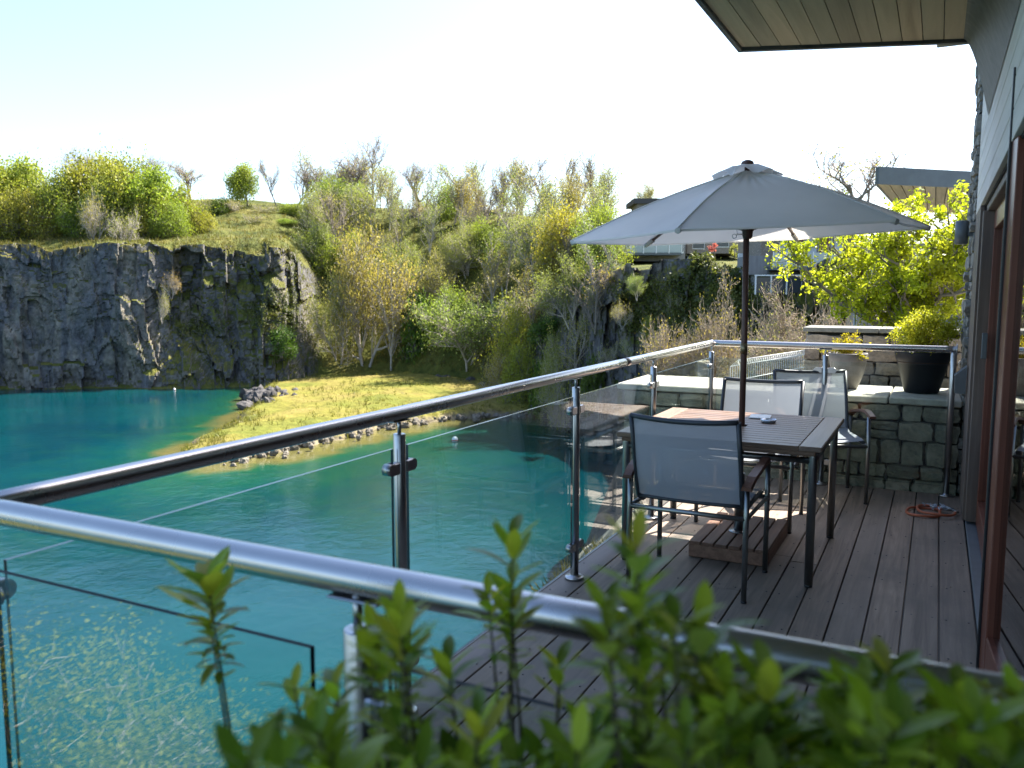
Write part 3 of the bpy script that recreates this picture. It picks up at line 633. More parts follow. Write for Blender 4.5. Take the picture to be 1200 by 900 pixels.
P['slim'] = [tree_proto('slim_tree', 40 + i, 'x', M['barkpale'], M['leaf_pale'], 1700, 0.09, 0.35, height=8.0, spread=0.4, levels=4, kids=(13, 5, 4), trunk_r=0.10, first=0.2, up=0.4, lenf=0.36, trunks=2, splay=0.14) for i in range(3)]
P['oak'] = [tree_proto('oak_tree', 50 + i, 'x', M['barkgrey'], M['leaf_bud'], 300, 0.07, 0.3, height=4.2, spread=0.55, levels=5, kids=(8, 5, 5, 3), trunk_r=0.17, first=0.35, up=0.42, wig=0.2, lenf=0.68) for i in range(2)]
P['thicket'] = [tree_proto('thicket_shrub', 60 + i, 'x', M['barkpale'], M['leaf_bud'], 900, 0.09, 0.25, height=3.2, spread=0.55, levels=4, kids=(9, 5, 4), trunk_r=0.07, first=0.1, up=0.3, trunks=4, splay=0.7) for i in range(2)]
P['ever'] = [tree_proto('dark_evergreen_bush', 70 + i, 'x', M['bark'], M['leaf_dark'], 6000, 0.12, 0.3, height=2.6, spread=0.7, levels=4, kids=(9, 6, 4), trunk_r=0.12, first=0.05, up=0.1, trunks=3, splay=0.6) for i in range(2)]
CATN = dict(bushy='tree', round='tree', willow='tree', bare='tree', slim='tree', oak='tree', thicket='shrub', ever='bush')
used = {}
HT = {}
for k, l in P.items():
    HT[k] = []
    for pr in l:
        zs = [v.co.z for ch in pr.children for v in ch.data.vertices]; xs = [abs(v.co.x) for ch in pr.children for v in ch.data.vertices]
        HT[k].append((float(np.percentile(zs, 99.5)), float(np.percentile(xs, 98))))
def plant(kind, b, d, top, label, group=None, z=None, width=None, rot=None):
    """kind, bearing, distance, crown-top height above the sea of the scene, label"""
    l = P[kind]; i = rr.randrange(len(l)); pr = l[i]; x, y = wx(b, d); z = ground(b, d) if z is None else z
    h, r_ = HT[kind][i]; s = (top - z) / h; sx = s if width is None else width / 2 / r_
    key = (kind, i); r = rr.random() * 6.28 if rot is None else rot
    if key not in used:
        used[key] = 1; t = pr; t.location = (x, y, z); t.rotation_euler = (0, 0, r); t.scale = (sx, sx, s); t['label'] = label
        if group: t['group'] = group
    else: t = dup(pr, (x, y, z), r, (sx, sx, s), label, group)
    if not group and 'group' in t: del t['group']
    t['category'] = CATN[kind]; return t

def zt(y, d): # height seen at image row y from distance d
    v = y - 450; F_ = 980 * math.cos(PITCH) - v * math.sin(PITCH); Z_ = -v * math.cos(PITCH) - 980 * math.sin(PITCH); return CH + Z_ / F_ * d
# plateau top left
left = [(5, 122, 196, 66, 'at the far left edge, above the dark cliff'), (-30, 120, 200, 70, 'half outside the left edge above the cliff'), (42, 124, 186, 64, 'second from the left above the dark cliff'), (78, 121, 197, 60, 'behind the cliff edge, third from the left'),
        (108, 124, 184, 60, 'behind the spreading pale shrub on the cliff top'), (150, 122, 183, 76, 'tallest round crown in the middle of the cliff top group'), (190, 121, 196, 60, 'right of the tallest round crown on the cliff top'), (222, 123, 216, 44, 'at the right end of the cliff top group')]
for b, d, y, w_, lab in left:
    plant('round' if b in (42, 108, 190) else 'bushy', b, d, zt(y, d), 'leafy lime green tree ' + lab, 'lime green trees on the cliff top', width=w_ * d / 976 * 1.15)
for b, d, y, w_ in [(30, 119, 222, 46), (62, 119, 226, 44), (128, 119, 222, 46), (178, 118.5, 226, 44), (95, 118.5, 236, 36), (205, 118.5, 236, 36), (-10, 118, 230, 46), (240, 124, 246, 28)]:
    plant('bushy', b, d, zt(y, d), 'low leafy shrub filling the gap under the lime green trees on the cliff top', 'low shrubs under the cliff top trees', width=w_ * d / 976 * 1.2)
plant('oak', 90, 146, zt(172, 146), 'broad leafless tree rising behind the lime green crowns at far left', width=60 * .15)
plant('oak', 187, 148, zt(182, 148), 'leafless tree showing just above the green crowns, left of the lone oak', width=46 * .15)
plant('oak', 232, 150, zt(191, 150), 'lone leafless oak silhouetted on the skyline at left', width=50 * .152, z=zt(233, 150))
plant('thicket', 153, 111.5, zt(244, 111.5), 'pale spreading leafless shrub standing at the grassy cliff edge', width=40 * .113)
plant('thicket', 118, 114, zt(222, 114), 'tangled grey leafless shrub behind the pale spreading shrub', width=36 * .113)
plant('thicket', 192, 105.5, zt(340, 105.5), 'tiny bare sapling clinging to the cliff face', width=18 * .107, z=zt(373, 105.5))
plant('thicket', 205, 107, zt(318, 107), 'scrappy bare bush on the grassy gully of the cliff', width=20 * .107, z=zt(345, 107))
# skyline
plant('round', 297, 146, zt(192, 146), 'round bright green tree standing alone on the skyline', width=42 * .147, z=zt(243, 146))
for b, y, w_, kd, lab in [(330, 186, 40, 'bare', 'slender leafless tree just right of the round green skyline tree'), (352, 190, 62, 'oak', 'wide leafless tree on the skyline left of the tallest one'), (378, 198, 40, 'oak', 'low leafless skyline tree with a hint of buds'),
                       (425, 176, 66, 'oak', 'broad budding tree forming the tall dome on the skyline'), (438, 162, 54, 'bare', 'tallest leafless tree on the skyline, behind the budding dome'),
                       (492, 190, 60, 'oak', 'leafless round topped tree right of the tallest skyline tree'), (528, 186, 44, 'slim', 'pale thin tree on the skyline above the wood'),
                       (565, 186, 34, 'bare', 'thin upright leafless tree, left one of the trio above the wood'), (588, 184, 34, 'bare', 'thin upright leafless tree in the middle of the trio above the wood'), (610, 196, 34, 'bare', 'short thin leafless tree, right one of the trio above the wood'),
                       (640, 180, 34, 'bare', 'tall narrow leafless tree left of the fan shaped pair'), (672, 178, 50, 'bare', 'fan shaped leafless tree on the skyline, left one of the pair'), (700, 178, 52, 'bare', 'fan shaped leafless tree on the skyline, right one of the pair')]:
    d = 147 if b < 620 else 132
    plant(kd, b, d, zt(y, d), lab, 'leafless trees along the skyline', width=None if kd == 'bare' else w_ * d / 976 * 1.1)
plant('willow', 756, 125, zt(215, 125), 'small pale rounded tree seen above the umbrella left slope', width=30 * .128, z=zt(246, 125))
# dark scrub belt below the skyline
for b, y, kd, w_ in [(262, 238, 'ever', 30), (285, 240, 'thicket', 30), (318, 246, 'thicket', 34), (345, 244, 'bushy', 30), (372, 246, 'ever', 36), (400, 246, 'ever', 40), (250, 236, 'thicket', 20), (303, 256, 'thicket', 30), (338, 262, 'bushy', 26), (392, 262, 'thicket', 40)]:
    d = 141 if y < 250 else 133
    plant(kd, b, d, zt(y - 6, d), 'scrubby bush on the rough slope below the skyline trees', 'scrub on the slope under the skyline', width=w_ * d / 976)
# the wooded slope
plant('willow', 428, 113.5, zt(268, 113.5), 'large rounded pale green tree standing at the foot of the wooded slope', width=104 * .118)
plant('willow', 398, 112.5, zt(318, 112.5), 'smaller pale tree leaning against the large rounded one on its left', width=60 * .116)
plant('slim', 456, 112, zt(300, 112), 'thin pale birch in front of the large rounded tree', width=50 * .115)
plant('willow', 548, 103, zt(346, 103), 'broad low willow with pale leaves at the foot of the slope', width=92 * .106)
plant('bushy', 602, 90, zt(360, 90), 'leafy lime green tree low on the bank near the waterside', width=60 * .093)
plant('ever', 640, 86, zt(372, 86), 'dark green bush on the bank above the handrail', width=50 * .09)
plant('willow', 668, 80, zt(300, 80), 'pale budding tree beside the right hand cliff', width=70 * .083)
plant('slim', 700, 73, zt(330, 73), 'thin twiggy tree against the dark rock left of the umbrella', width=44 * .076)
plant('ever', 330, 105, zt(385, 105), 'dark green bush in the shade at the cliff corner', width=34 * .108, z=zt(412, 105))
plant('ever', 490, 112, zt(345, 112), 'rounded dark green bush between the willow and the pale tree', width=46 * .115)
for b, d, y, kd, w_, lab in [(612, 84, 405, 'bushy', 44, 'low lime green bush overhanging the water just above the handrail'), (648, 77, 392, 'willow', 50, 'pale bush rooted at the water edge behind the steel handrail'),
                       (676, 74, 372, 'slim', 40, 'thin pale tree at the foot of the right hand cliff'), (632, 80, 420, 'ever', 40, 'dark bush low on the bank seen over the handrail'), (585, 88, 412, 'willow', 50, 'low pale bush at the back corner of the grassy spit'),
                       (664, 72.5, 430, 'thicket', 44, 'brown thicket at the waterline below the right hand cliff'), (694, 70, 420, 'ever', 34, 'dark green bush at the base of the right hand cliff')]:
    plant(kd, b, d, zt(y, d), lab, width=w_ * d / 976)
rs = random.Random(12)
spots = []
for row, (tz, n_) in enumerate([(7.1, 12), (6.5, 12), (5.9, 12), (5.2, 11), (4.6, 11), (4.0, 10), (3.4, 9), (2.9, 6)]):
    for k in range(n_):
        b = 366 + (k + rs.uniform(-0.4, 0.4) + 0.5) * (350 / n_)
        if row >= 6 and b < 470 + 40: continue
        i = int(np.argmin(abs(bear - b))); j = int(np.argmin(abs(TT[0] - (tz + rs.uniform(-0.3, 0.3)))))
        d = float(TD2[i, j]); z = float(TZ2[i, j]); spots.append((b, d, z, row))
KL = {'bare': 'grey brown leafless tree crowded into the wooded slope', 'slim': 'thin pale stemmed tree crowded into the wooded slope', 'willow': 'pale green budding tree crowded into the wooded slope',
      'bushy': 'lime green leafy tree crowded into the wooded slope', 'thicket': 'tangled brown thicket shrub low on the wooded slope', 'ever': 'dark green bush in the undergrowth of the wooded slope'}
slope_trees = []
for b, d, z, row in spots:
    kd = rs.choices(['bare', 'slim', 'willow', 'bushy', 'thicket', 'ever'], [3.2, 4.2, 3, 2.2, 2, 1.2] if row < 5 else [1.2, 3, 3.5, 2, 2.5, 1.2])[0]
    h = dict(bare=9.5, slim=9.5, willow=7.5, bushy=6.5, thicket=4.5, ever=4.0)[kd] * rs.uniform(0.8, 1.15) * (0.85 if d < 90 else 1)
    slope_trees.append((kd, b)); slope_trees[-1] += (plant(kd, b, d, z + h, KL[kd], 'trees of the wooded slope', z=z, width=h * dict(bare=0.55, slim=0.5, willow=0.85, bushy=0.95, thicket=1.3, ever=1.2)[kd]),)
ORD = 'first second third fourth fifth sixth seventh eighth ninth tenth eleventh twelfth thirteenth fourteenth fifteenth sixteenth seventeenth eighteenth nineteenth twentieth'.split()
SH_ = dict(bare='grey brown leafless trees', slim='thin pale stemmed trees', willow='pale green budding trees', bushy='lime green leafy trees', thicket='brown thicket shrubs', ever='dark green bushes')
for kd in SH_:
    l_ = sorted([q for q in slope_trees if q[0] == kd], key=lambda q: q[1]); n_ = len(l_)
    for i, q in enumerate(l_):
        o_, side = (i, 'left') if i < (n_ + 1) // 2 else (n_ - 1 - i, 'right')
        q[2]['label'] = f'{ORD[o_]} from the {side} of the {SH_[kd]} on the wooded slope'
def ordinal(group, tail):
    l_ = [o for o in COL.objects if o.get('group') == group]; l_.sort(key=lambda o: (o.location.x * RT.x + o.location.y * RT.y) / (o.location.x * FW.x + o.location.y * FW.y)); n_ = len(l_)
    for i, o in enumerate(l_):
        o_, side = (i, 'left') if i < (n_ + 1) // 2 else (n_ - 1 - i, 'right'); o['label'] = f'{ORD[o_]} from the {side} of the {tail}'
ordinal('low shrubs under the cliff top trees', 'low leafy shrubs under the lime green cliff top trees')
ordinal('scrub on the slope under the skyline', 'scrubby bushes on the slope under the skyline trees')
for (b, d, y, kd, w_) in [(745, 66, 322, 'willow', 22), (728, 67, 352, 'thicket', 24), (760, 65, 372, 'bushy', 18), (712, 69, 402, 'thicket', 26), (790, 65, 340, 'thicket', 22), (735, 64.8, 398, 'slim', 18)]:
    plant(kd, b, d, zt(y, d), 'small bush growing from a ledge of the cliff behind the umbrella', 'bushes on the ledges of the right hand cliff', z=zt(y + 28, d), width=w_ * d / 976)
ordinal('bushes on the ledges of the right hand cliff', 'small bushes on the cliff ledges behind the umbrella')
# nearer garden bank with twiggy bushes right of the pole
bank = [(-2.6, 8.6), (-3.6, 12), (-8.5, 26), (-12, 38), (14, 60), (30, 40), (12, 12), (1.2, 9.3), (-1.2, 8.9)]
def garden():
    xs = np.arange(-14, 31, 0.6); ys = np.arange(8, 61, 0.6); X_, Y_ = np.meshgrid(xs, ys, indexing='ij'); s_ = sdist(X_, Y_, np.array(bank)) + 0.5 * jit(X_, Y_)
    Z_ = np.interp(s_, [-4, -0.5, 0.5, 3, 14], [-14, -4.5, -2.6, -1.4, 0.6]) + 0.35 * fbm(X_ * 0.5, Y_ * 0.5, 0 * X_, 4, 90) * (s_ > -3)
    a0, a1 = X_.shape; id_ = np.arange(a0 * a1).reshape(a0, a1); F_ = np.stack([id_[:-1, :-1], id_[1:, :-1], id_[1:, 1:], id_[:-1, 1:]], -1).reshape(-1, 4)
    k = (s_[:-1, :-1] > -4).reshape(-1)
    me = npmesh('garden_bank', np.stack([X_, Y_, Z_], -1).reshape(-1, 3), F_[k], M['terrain'])
    props(link('garden_bank', me), kind='structure')
garden()
def twiggy(seed, label, loc, h, w, nleaf, lm, lsize, kids=(9, 5, 4, 3)):
    t = tree_proto('twiggy_bush', seed, label, M['barktwig'], lm, nleaf, lsize, 0.10, height=2.6, spread=0.6, levels=5, kids=kids, trunk_r=0.055, first=0.1, up=0.25, trunks=5, splay=0.9, wig=0.2)
    zs = max(v.co.z for c in t.children for v in c.data.vertices); xs = np.percentile([abs(v.co.x) for c in t.children for v in c.data.vertices], 97)
    t.location = loc; t.scale = (w / xs, w / xs, (h - loc[2]) / zs); t['category'] = 'bush'; return t
x, y = wx(822, 25); twiggy(81, 'pale twiggy bush with golden buds behind the umbrella pole, left of it', (x, y, -2.2), zt(306, 25), 1.5, 6500, M['leaf_bud'], 0.03, (13, 7, 5, 3))
x, y = wx(784, 27); twiggy(85, 'slender pale twigged bush leaning against the dark cliff left of the umbrella pole', (x, y, -3.0), zt(352, 27), 0.8, 900, M['leaf_bud'], 0.04)
x, y = wx(884, 27); twiggy(82, 'low twiggy bush in shadow just right of the umbrella pole', (x, y, -2.6), zt(362, 27), 0.9, 1200, M['leaf_bud'], 0.04)
x, y = wx(958, 19); twiggy(83, 'dense tangled bush of pale twigs left of the bright green tree', (x, y, -1.8), zt(312, 19), 1.3, 9000, M['leaf_bud'], 0.022, (14, 8, 5, 4))
x, y = wx(992, 17); twiggy(86, 'grey bare twigged bush half behind the bright green tree', (x, y, -1.2), zt(322, 17), 0.85, 500, M['leaf_bud'], 0.03)
x, y = wx(915, 21); twiggy(84, 'straggling twigs with yellow buds at the left of the tangled bush', (x, y, -2.0), zt(340, 21), 1.0, 1700, M['leaf_bud'], 0.035)
plant('bare', 1004, 46, zt(181, 46), 'fine leafless tree rising between the umbrella and the neighbouring roof', z=zt(300, 46), width=130 * .047)

pts = []; rg = np.random.RandomState(44); nz_ = fbm(S * 0.13, TZ * 0.16, 0 * S, 4, 141)
ii, jj = np.nonzero((nz_ > np.interp(bear, [660, 690, 780, 820], [0.2, 0.14, 0.14, 0.02])[:, None]) & (TT > 2.15) & (TT < 4.3) & (((bear[:, None] > 660) & (bear[:, None] < 905)) | ((bear[:, None] > 200) & (bear[:, None] < 350))))
kk_ = rg.randint(0, len(ii), 26000); C_ = np.stack([TX[ii[kk_], jj[kk_]], TY[ii[kk_], jj[kk_]], TZ2[ii[kk_], jj[kk_]]], 1) + rg.normal(size=(26000, 3)) * 0.22 - np.array([FW.x, FW.y, 0]) * 0.12
V, F = leaves_mesh(C_, 0.13, rg); props(link('cliff_ivy', npmesh('cliff_ivy', V, F, M['leaf_ivy'])), 'dark ivy and scrub clinging in patches to the shaded quarry faces', 'ivy', kind='stuff')

# ------------------------------------------------------------------ houses across the quarry edge
M['render'] = simple('beige_render', (0.42, 0.38, 0.33), 0.85, scale=(1, 1, 1))
M['greyclad'] = simple('dark_grey_cladding', (0.20, 0.195, 0.195), 0.7, var=0.2, scale=(3, 3, 0.5))
M['roofdark'] = simple('dark_flat_roof', (0.06, 0.058, 0.06), 0.8)
M['window'] = simple('window_glass_dark', (0.05, 0.06, 0.07), 0.05, var=0.02)
M['balglass'] = simple('pale_balcony_glass', (0.36, 0.42, 0.43), 0.08, var=0.05)
M['curtain'] = simple('pale_blue_blind', (0.45, 0.5, 0.56), 0.7)
M['brick'] = simple('red_brown_brick', (0.22, 0.10, 0.075), 0.9, var=0.25, scale=(5, 5, 12))
def frame_at(b, d): # local frame of a building that faces the viewer: origin, right vector, away vector
    x, y = wx(b, d); return Vector((x, y, 0)), Vector((RT.x, RT.y, 0)), Vector((FW.x, FW.y, 0))
def px2m(dpx, d): return dpx * d / 976
class Bld:
    def __init__(s, name, label, cat, b0, b1, d, group=None):
        s.o, s.r, s.a = frame_at((b0 + b1) / 2, d); s.b0, s.b1, s.d = b0, b1, d; s.w = px2m(b1 - b0, d); s.bm_ = (b0 + b1) / 2
        s.t = thing(name, label, cat, s.o + Vector((0, 0, zt(300, d)))); 
        if group: s.t['group'] = group
    def rect(s, name, mat, b0, b1, y0, y1, front=0.0, thick=0.1, parent=None, depth=None):
        cx = px2m((b0 + b1) / 2 - s.bm_, s.d); w_ = px2m(b1 - b0, s.d); z0, z1 = zt(y1, s.d), zt(y0, s.d); th = depth or thick
        c = s.o + s.r * cx + s.a * (th / 2 - front); c.z = (z0 + z1) / 2
        m = Matrix.Translation(c) @ Matrix.Rotation(YAW, 4, 'Z')
        return MB().box((0, 0, 0), (w_, th, z1 - z0), mt=m).build(name, mat, parent or s.t)
    def window(s, b0, b1, y0, y1, mat=None, mull=1, front=0.06):
        f = s.rect('window', M['white'], b0, b1, y0, y1, front, 0.08)
        n = mull; g = (b1 - b0) * 0.08
        for k in range(n):
            q0 = b0 + (b1 - b0) * k / n + g / 2; q1 = b0 + (b1 - b0) * (k + 1) / n - g / 2
            s.rect('pane', mat or M['window'], q0, q1, y0 + (y1 - y0) * 0.07, y1 - (y1 - y0) * 0.07, front + 0.03, 0.04, f)
B = Bld('flat_roofed_house', 'low dark flat roofed house with pale glass balcony under the left of the umbrella', 'house', 690, 800, 84)
B.rect('wall', M['greyclad'], 696, 800, 262, 306, 0, depth=8)
B.rect('roof', M['roofdark'], 690, 805, 258, 263, 1.0, depth=10)
for k in range(7): B.window(702 + k * 14, 714 + k * 14, 268, 297, M['curtain'] if k % 3 == 1 else M['window'])
B.rect('balcony_slab', M['greymetal'], 690, 792, 297, 300, 2.0, depth=2)
for k in range(7): B.rect('balcony_glass', M['balglass'], 691 + k * 14.4, 704 + k * 14.4, 284, 297, 2.0, 0.03)
for k in range(8): B.rect('balcony_post', M['white'], 690 + k * 14.4, 691 + k * 14.4, 283, 298, 2.03, 0.06)
B = Bld('stair_tower', 'small dark flat roofed box on the hill behind the umbrella, left of the apex', 'building', 738, 800, 116)
B.rect('wall', M['greyclad'], 744, 800, 239, 262, 0, depth=6); B.rect('roof', M['roofdark'], 739, 803, 233, 239, 0.6, depth=8)
B = Bld('grey_house', 'grey house wall behind the red leaved bush, seen left of the umbrella pole', 'house', 800, 872, 90)
B.rect('wall', M['stone2'], 802, 872, 268, 297, 0, depth=8); B.rect('roof', M['roofdark'], 798, 876, 262, 268, 0.6, depth=9)
B.window(808, 822, 278, 292); B.window(836, 850, 276, 290)
B = Bld('gabled_house', 'small beige gabled house with one dark window beside the umbrella pole', 'house', 872, 895, 96)
B.rect('wall', M['render'], 872, 896, 281, 300, 0, depth=8); B.window(880, 887, 286, 292)
g = MB(); w0 = px2m(14, 96); zz = zt(281, 96)
for sgn in (0,):
    v = [B.o + B.r * (-w0) + Vector((0, 0, zz)), B.o + B.r * w0 + Vector((0, 0, zz)), B.o + Vector((0, 0, zz + 1.2))]
    g.add([q - B.a * 0.2 for q in v] + [q + B.a * 8 for q in v], [(0, 1, 2), (5, 4, 3), (0, 3, 4, 1), (1, 4, 5, 2), (2, 5, 3, 0)])
g.build('roof', M['render'], B.t)
B = Bld('balcony_house', 'grey stone house with upper glass balcony and blinds, right of the umbrella pole', 'house', 874, 1003, 58)
B.rect('wall', M['greyclad'], 880, 1003, 318, 372, 0, depth=7); B.rect('upper_wall', M['stone2'], 893, 1003, 268, 318, -1.2, depth=6)
B.rect('roof', M['roofdark'], 886, 1010, 262, 268, 0.3, depth=8)
B.rect('side_wall', M['greyclad'], 872, 896, 300, 322, 0.4, depth=3)
for k in range(5): B.window(915 + k * 15, 928 + k * 15, 276, 306, M['curtain'] if k % 2 == 0 else M['brick'], 1, -1.1)
B.rect('balcony_slab', M['greymetal'], 893, 985, 313, 317, 1.4, depth=2.8)
for k in range(6): B.rect('balcony_glass', M['balglass'], 895 + k * 15, 909 + k * 15, 297, 313, 1.4, 0.03)
for k in range(7): B.rect('balcony_post', M['white'], 894 + k * 15, 895 + k * 15, 296, 314, 1.43, 0.05)
B.window(900, 925, 334, 352); B.rect('garage_door', M['doorwood'], 955, 962, 322, 345, 0.05)
B = Bld('lower_terrace_balustrade', 'low glass balustrade with white rail on the terrace below the balcony house', 'balustrade', 880, 940, 54)
for k in range(3): B.rect('glass_panel', M['balglass'] if k == 5 else M['window'], 883 + k * 18, 900 + k * 18, 325, 343, 0, 0.03)
for k in range(4): B.rect('post', M['white'], 881.5 + k * 18, 883 + k * 18, 323, 345, 0.03, 0.06)
B.rect('top_rail', M['white'], 881, 938, 322, 323.4, 0.04, 0.08)
B = Bld('lit_white_panel', 'narrow white gate post beside the umbrella pole in front of the dark house', 'post', 862, 868, 62)
B.rect('panel', M['white'], 862, 868, 297, 309, 0, 0.3)
# garden walls behind the green tree
B = Bld('terrace_house', 'grey stepped terrace house half hidden behind the bright green tree', 'house', 1000, 1150, 30)
B.rect('wall', M['stone2'], 1005, 1160, 285, 420, 0, depth=1.2); B.rect('recess_shade', M['greyclad'], 1096, 1140, 330, 362, 0.04, 0.05)  # the small flat grey panel stands in for the shade of a recess
for k in range(3): B.window(1015 + k * 40, 1038 + k * 40, 300, 345)
for k in range(4): B.rect('terrace_ledge', M['coping2'], 1090, 1160, 352 + k * 8, 355 + k * 8, 0.9 - 0.2 * k, depth=0.5)
rd_ = thing('red_leaved_bush', 'small pink red bush on the grassy cliff top left of the umbrella pole', 'bush', (*wx(834, 70), zt(300, 70)))
rg = np.random.RandomState(5)
def blob(nm, mat, parent, c, rad, n, size, fl=1.0, seed=5, zsq=0.8):
    rg = np.random.RandomState(seed); k = max(4, n // 60); cc = rg.normal(size=(k, 3)); cc /= np.linalg.norm(cc, axis=1, keepdims=True); cc *= rg.uniform(0.3, 1, (k, 1)) ** 0.5; cc[:, 2] *= zsq
    q = cc[rg.randint(0, k, n)] * rad + rg.normal(size=(n, 3)) * rad * 0.16 + np.array(c)
    V, F = leaves_mesh(q, size, rg); return link(nm, npmesh(nm, V, F, mat), None, parent, True)
q = wx(834, 70); blob('foliage', M['leaf_red'], rd_, (*q, zt(291, 70)), 0.42, 500, 0.06)
MB().tube([(*q, zt(302, 70)), (*q, zt(290, 70))], [0.05, 0.02], 6).build('trunk', M['bark'], rd_)
t = thing('garden_shrub', 'small leafy green shrub beside the red bush on the cliff top', 'shrub', (*wx(857, 70), zt(300, 70)))
q = wx(857, 70); blob('foliage', M['leaf_pale'], t, (*q, zt(294, 70)), 0.55, 500, 0.07, seed=8)
MB().tube([(*q, zt(302, 70)), (*q, zt(293, 70))], [0.05, 0.02], 6).build('trunk', M['bark'], t)

# ------------------------------------------------------------------ the terrace deck
DX0, DX1, DY0, DY1 = -1.69, 0.221, -2.6, 6.80
deck = thing('timber_deck', None, None, (-0.7, 3, 0)); props(deck, kind='structure')
pitch = 0.1472; x = DX1 - 0.003
rp = random.Random(4)
screws = MB(); k = 0
while x > DX0 + 0.05:
    xa, xb = max(DX0, x - pitch + 0.0065), x
    joints = sorted(rp.uniform(0.9, 5.6) for _ in range(rp.choice([0, 1, 1]))); ys = [DY0] + joints + [DY1]
    for i in range(len(ys) - 1):
        y0, y1 = ys[i] + 0.0015, ys[i + 1] - 0.0015; m = MB(); m.box(((xa + xb) / 2, (y0 + y1) / 2, -0.0135 + rp.uniform(-0.0012, 0.0012)), (xb - xa, y1 - y0, 0.027), b=0.0025)
        m.build('deck_board', M['deck'], deck)
    for yy in np.arange(1.0, 6.7, 0.45):
        for xx in (xa + 0.028, xb - 0.028):
            screws.lathe([(0.0001, 0.0), (0.0042, 0.0003), (0.0042, -0.002)], (xx + rp.uniform(-.004, .004), yy + rp.uniform(-.008, .008), 0.0016), 6, False)
    x -= pitch; k += 1
props(screws.build('screw_heads', M['black'], deck), kind='stuff')
m = MB(); m.box((DX0 + 1.02, 2.1, -0.16), (2.04, 9.2, 0.26)); m.build('joist_frame', M['black'], deck)
m = MB(); m.box((DX0 - 0.013, 2.1, -0.12), (0.024, 9.4, 0.235), b=0.003); m.build('edge_fascia', M['deck'], deck)

rg = np.random.RandomState(31); n = 90; C_ = np.stack([rg.uniform(-1.6, 0.15, n), 0.95 + 5.8 * rg.uniform(0, 1, n), np.full(n, 0.004)], 1)
V, F = leaves_mesh(C_, 0.011, rg, 0.6); V[:, 2] = 0.003 + np.abs(V[:, 2] - 0.004) * 0.25
props(link('leaf_litter', npmesh('leaf_litter', V, F, M['litter'])), 'small dry brown leaf scraps scattered over the deck boards', 'leaf litter', kind='stuff')

# ------------------------------------------------------------------ balustrade
HZ = 1.07; RR = 0.0242; PXx = -1.615; NY = 0.93; FY = 6.75
bal = thing('glass_balustrade', 'stainless steel and glass balustrade with round handrail running round the edge of the deck', 'balustrade', (PXx, NY, 0))
def rail(a, b, name='handrail'):
    n = 24; a, b = Vector(a), Vector(b); return MB().tube([a.lerp(b, i / n) for i in range(n + 1)], RR, 28).build(name, M['steelrail'], bal)
rail((PXx, NY - 0.02, HZ), (PXx, 4.62, HZ)); rail((PXx, 4.6205, HZ), (PXx, FY, HZ)); rail((PXx, NY, HZ), (0.55, NY + 0.02, HZ)); rail((PXx, FY, HZ), (0.135, FY + 0.01, HZ))
m = MB(); m.lathe([(0.0, -0.0275), (0.018, -0.02), (0.0249, -0.01), (0.0249, 0.01), (0.018, 0.02), (0.0, 0.0275)], (PXx, FY, HZ), 20); m.build('corner_elbow', M['steelrail'], bal)
m = MB(); m.tube([(0.133, FY + 0.01, HZ), (0.14, FY + 0.01, HZ)], 0.04, 24); m.build('wall_flange', M['steel'], bal)
def post(x, y, ax, full=False, clamps=(-1, 1), lowc=True):
    """ax: direction of the glass run ('x' or 'y')"""
    top = 1.0 if not full else HZ - 0.02
    p = MB().tube([(x, y, 0.012), (x, y, top - 0.003), (x, y, top)], [0.0212, 0.0212, 0.0195], 24).build('post', M['steel'], bal)
    if not full:
        MB().tube([(x, y, top), (x, y, HZ - 0.02)], 0.0068, 12).build('stem', M['steel'], p)
        m = MB(); d = (0.09, 0.03, 0.004) if ax == 'x' else (0.03, 0.09, 0.004); m.box((x, y, HZ - RR - 0.0015), d, b=0.0015); m.build('saddle_plate', M['steel'], p)
    MB().lathe([(0.05, 0.0), (0.05, 0.012), (0.046, 0.015), (0.024, 0.016), (0.024, 0.022)], (x, y, 0.0), 28).build('base_plate', M['steel'], p)
    for z in ((0.885, 0.175) if lowc else (0.885,)):
        for s in clamps:
            m = MB(); c = [x, y, z]; i = 0 if ax == 'x' else 1; c[i] += s * 0.042; dd = [0.034, 0.034, 0.042]; dd[i] = 0.046
            for o in (-0.0125, 0.0125):
                cc = list(c); cc[1 - i] += o; e = list(dd); e[1 - i] = 0.010; m.box(cc, e, b=0.004)
            cc = list(c); cc[i] -= s * 0.016; e = [0.014] * 3; e[2] = 0.038; e[1 - i] = 0.03; m.box(cc, e, b=0.002)
            # rounded outer end
            cc = list(c); cc[i] += s * 0.02; a_ = list(cc); b_ = list(cc); a_[1 - i] -= 0.0172; b_[1 - i] += 0.0172; m.tube([a_, b_], 0.0205, 18)
            m.build('glass_clamp', M['steel'], p)
SP = [2.335, 3.90, 5.20]
post(PXx - 0.045, NY, 'y', clamps=(1,))
for c in (0,):
    m = MB(); m.box((PXx - 0.003, NY, 0.895), (0.046, 0.034, 0.042), b=0.006); m.build('glass_clamp', M['steel'], bal)
    m = MB(); m.tube([(PXx + 0.017, NY - 0.0172, 0.895), (PXx + 0.017, NY + 0.0172, 0.895)], 0.0205, 18); m.build('glass_clamp', M['steel'], bal)
for y in SP: post(PXx, y, 'y')
post(PXx, FY, 'y', clamps=(-1,)); post(-0.745, FY, 'x'); post(0.118, FY, 'x', clamps=(), full=True)
post(-0.72, NY, 'x', clamps=(1,))
